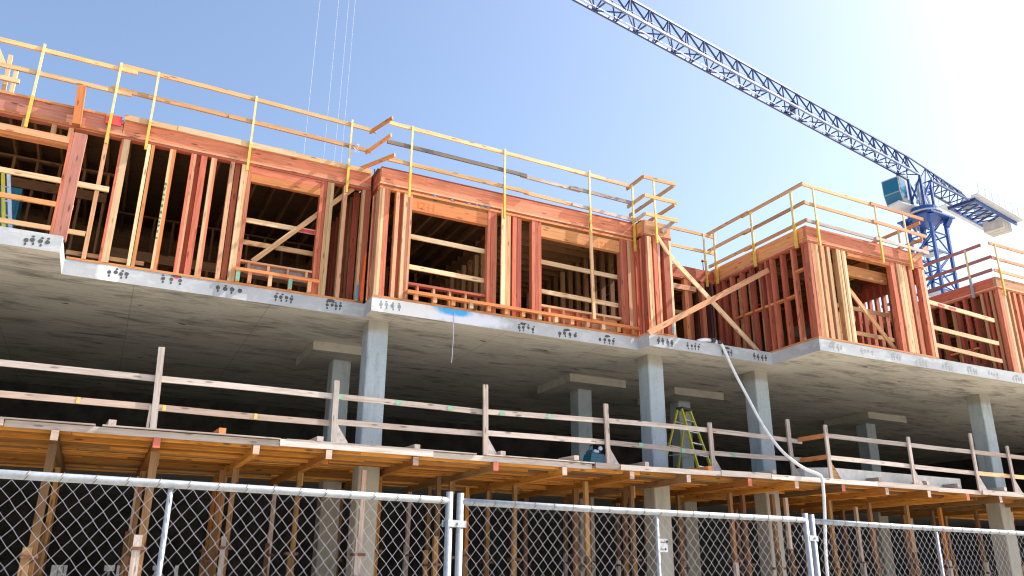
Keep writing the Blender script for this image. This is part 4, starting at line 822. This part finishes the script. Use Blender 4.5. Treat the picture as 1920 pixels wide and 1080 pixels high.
# jib trolley and hoist ropes hanging over the roofs
xs = [4.78, 5.53, 5.95, 6.22]
tc_ = [(x, 27.05+0.187*(x-5.5)) for x in xs]
m = MB(); m.bar((4.6, 26.95, zj-.3), (6.4, 27.28, zj-.3), 0.9, 0.18); m.build('trolley', BLUED, cr)
for x, y in tc_: MB().tube([(x, y, 8.6), (x, y, zj-.3)], 0.008, 5).build('hoist_rope', ROPE, cr)
MB().box((4.9, 26.85, 7.9), (6.1, 27.25, 8.6)).build('hook_block', YELST, cr)
# counter jib
for sd in (-1, 1): MB().bar(Q(.8, sd*.55, zj), Q(7.2, sd*.7, zj), 0.14).build('counter_chord', BLUED, cr)
MB().bar(Q(-.8, 0, zj+hj), Q(7.2, 0, zj+1.1), 0.1).build('top_chord', BLUED, cr)
m = MB(); x = .8
while x < 7.0:
    x2 = x+1.28; xm = (x+x2)/2; zt_ = zj+hj-(hj-1.1)*(xm+.8)/8
    for sd in (-1, 1): m.bar(Q(x, sd*.58, zj), Q(xm, 0, zt_), 0.06); m.bar(Q(xm, 0, zt_), Q(x2, sd*.6, zj), 0.06)
    m.bar(Q(x, -.58, zj), Q(x, .58, zj), .07); m.bar(Q(x, -.58, zj), Q(x2, .58, zj), .06); x = x2
m.build('counter_bracing', BLUED, cr)
for sd in (-1, 1): MB().bar(Q(6.8, sd*0.95, zj-.05), Q(14.5, sd*0.95, zj-.05), 0.28, 0.14).build('platform_beam', BLUE, cr)
m = MB(); x = 7
while x < 12: m.bar(Q(x, -.9, zj-.05), Q(x+.9, .9, zj-.05), .12); m.bar(Q(x, .9, zj-.05), Q(x+.9, -.9, zj-.05), .08); x += .9
m.bar(Q(6.8, -1.1, zj-.05), Q(6.8, 1.1, zj-.05), .25); m.build('platform_bracing', BLUED, cr)
for sd in (-1, 1): MB().bar(Q(6.2, sd*1.3, zj+.12), Q(14.6, sd*1.3, zj+.12), 0.06, 0.6, (0, 0, 1)).build('walkway', LGREY, cr)
m = MB()
for sd in (-1.58, 1.58):
    x = 6.4
    while x < 14.7: m.bar(Q(x, sd, zj+.12), Q(x, sd, zj+1.15), .04); x += 1.2
    for z in (.65, 1.15): m.bar(Q(6.4, sd, zj+z), Q(14.6, sd, zj+z), .035)
m.build('walkway_rail', LGREY, cr)
for i in range(3): 
    a = 12.3+i*.58; o_ = MB(); o_.bar(Q(a, -.78, zj-.42), Q(a, .78, zj-.42), 1.0, 0.52, (0, 0, 1)); o_.build('counterweight_block', CWT, cr)
for a, wd_ in ((8.6, .7), (10.8, .9)): MB().bar(Q(a, -.6, zj+.5), Q(a, .6, zj+.5), .8, wd_, (0, 0, 1)).build('winch', LGREY, cr)
# cab on the near side of the mast
def cab():
    c = MB(); a0, a1 = -2.35, -0.95; zb_, zt2 = 28.3, 30.3; c0, c1 = 0.45, 1.75
    prof = [(a0+.35, zb_), (a1, zb_), (a1, zt2), (a0, zt2), (a0+.05, zb_+.75)]
    v = []; 
    for cc in (c0, c1): v += [tuple(Q(a, cc, z)) for a, z in prof]
    k = len(prof); f = [tuple(range(k))[::-1], tuple(range(k, 2*k))]+[(i, (i+1) % k, k+(i+1) % k, k+i) for i in range(k)]
    body = meshobj('cab_body', v, f, CABG, cr); fixn(body)
    e = .012
    meshobj('cab_window', [tuple(Q(a0-e, c0+.06, zt2-.1)), tuple(Q(a0-e, c1-.06, zt2-.1)), tuple(Q(a0+.045-e, c1-.06, zb_+.82)), tuple(Q(a0+.045-e, c0+.06, zb_+.82))], [(0, 1, 2, 3)], GLASS, body)
    meshobj('cab_window', [tuple(Q(a0+.06-e*2, c0+.06, zb_+.73)), tuple(Q(a0+.06-e*2, c1-.06, zb_+.73)), tuple(Q(a0+.31-e*3, c1-.06, zb_+.1)), tuple(Q(a0+.31-e*3, c0+.06, zb_+.1))], [(0, 1, 2, 3)], GLASS, body)
    meshobj('cab_window', [tuple(Q(a0+.08, c0-e, zt2-.1)), tuple(Q(a1-.35, c0-e, zt2-.1)), tuple(Q(a1-.35, c0-e, zb_+.5)), tuple(Q(a0+.35, c0-e, zb_+.2)), tuple(Q(a0+.12, c0-e, zb_+.8))], [(0, 1, 2, 3, 4)], GLASS, body)
    MB().bar(Q(a0-.1, c0+.02, zt2+.04), Q(a1, c0+.02, zt2+.04), .06).build('cab_roof_edge', BLUED, body)
    MB().bar(Q(-2.4, 1.15, zb_-.12), Q(-.2, .6, zb_-.25), 1.2, .12, (0, 1, 0)).build('cab_support', LGREY, cr)
cab()
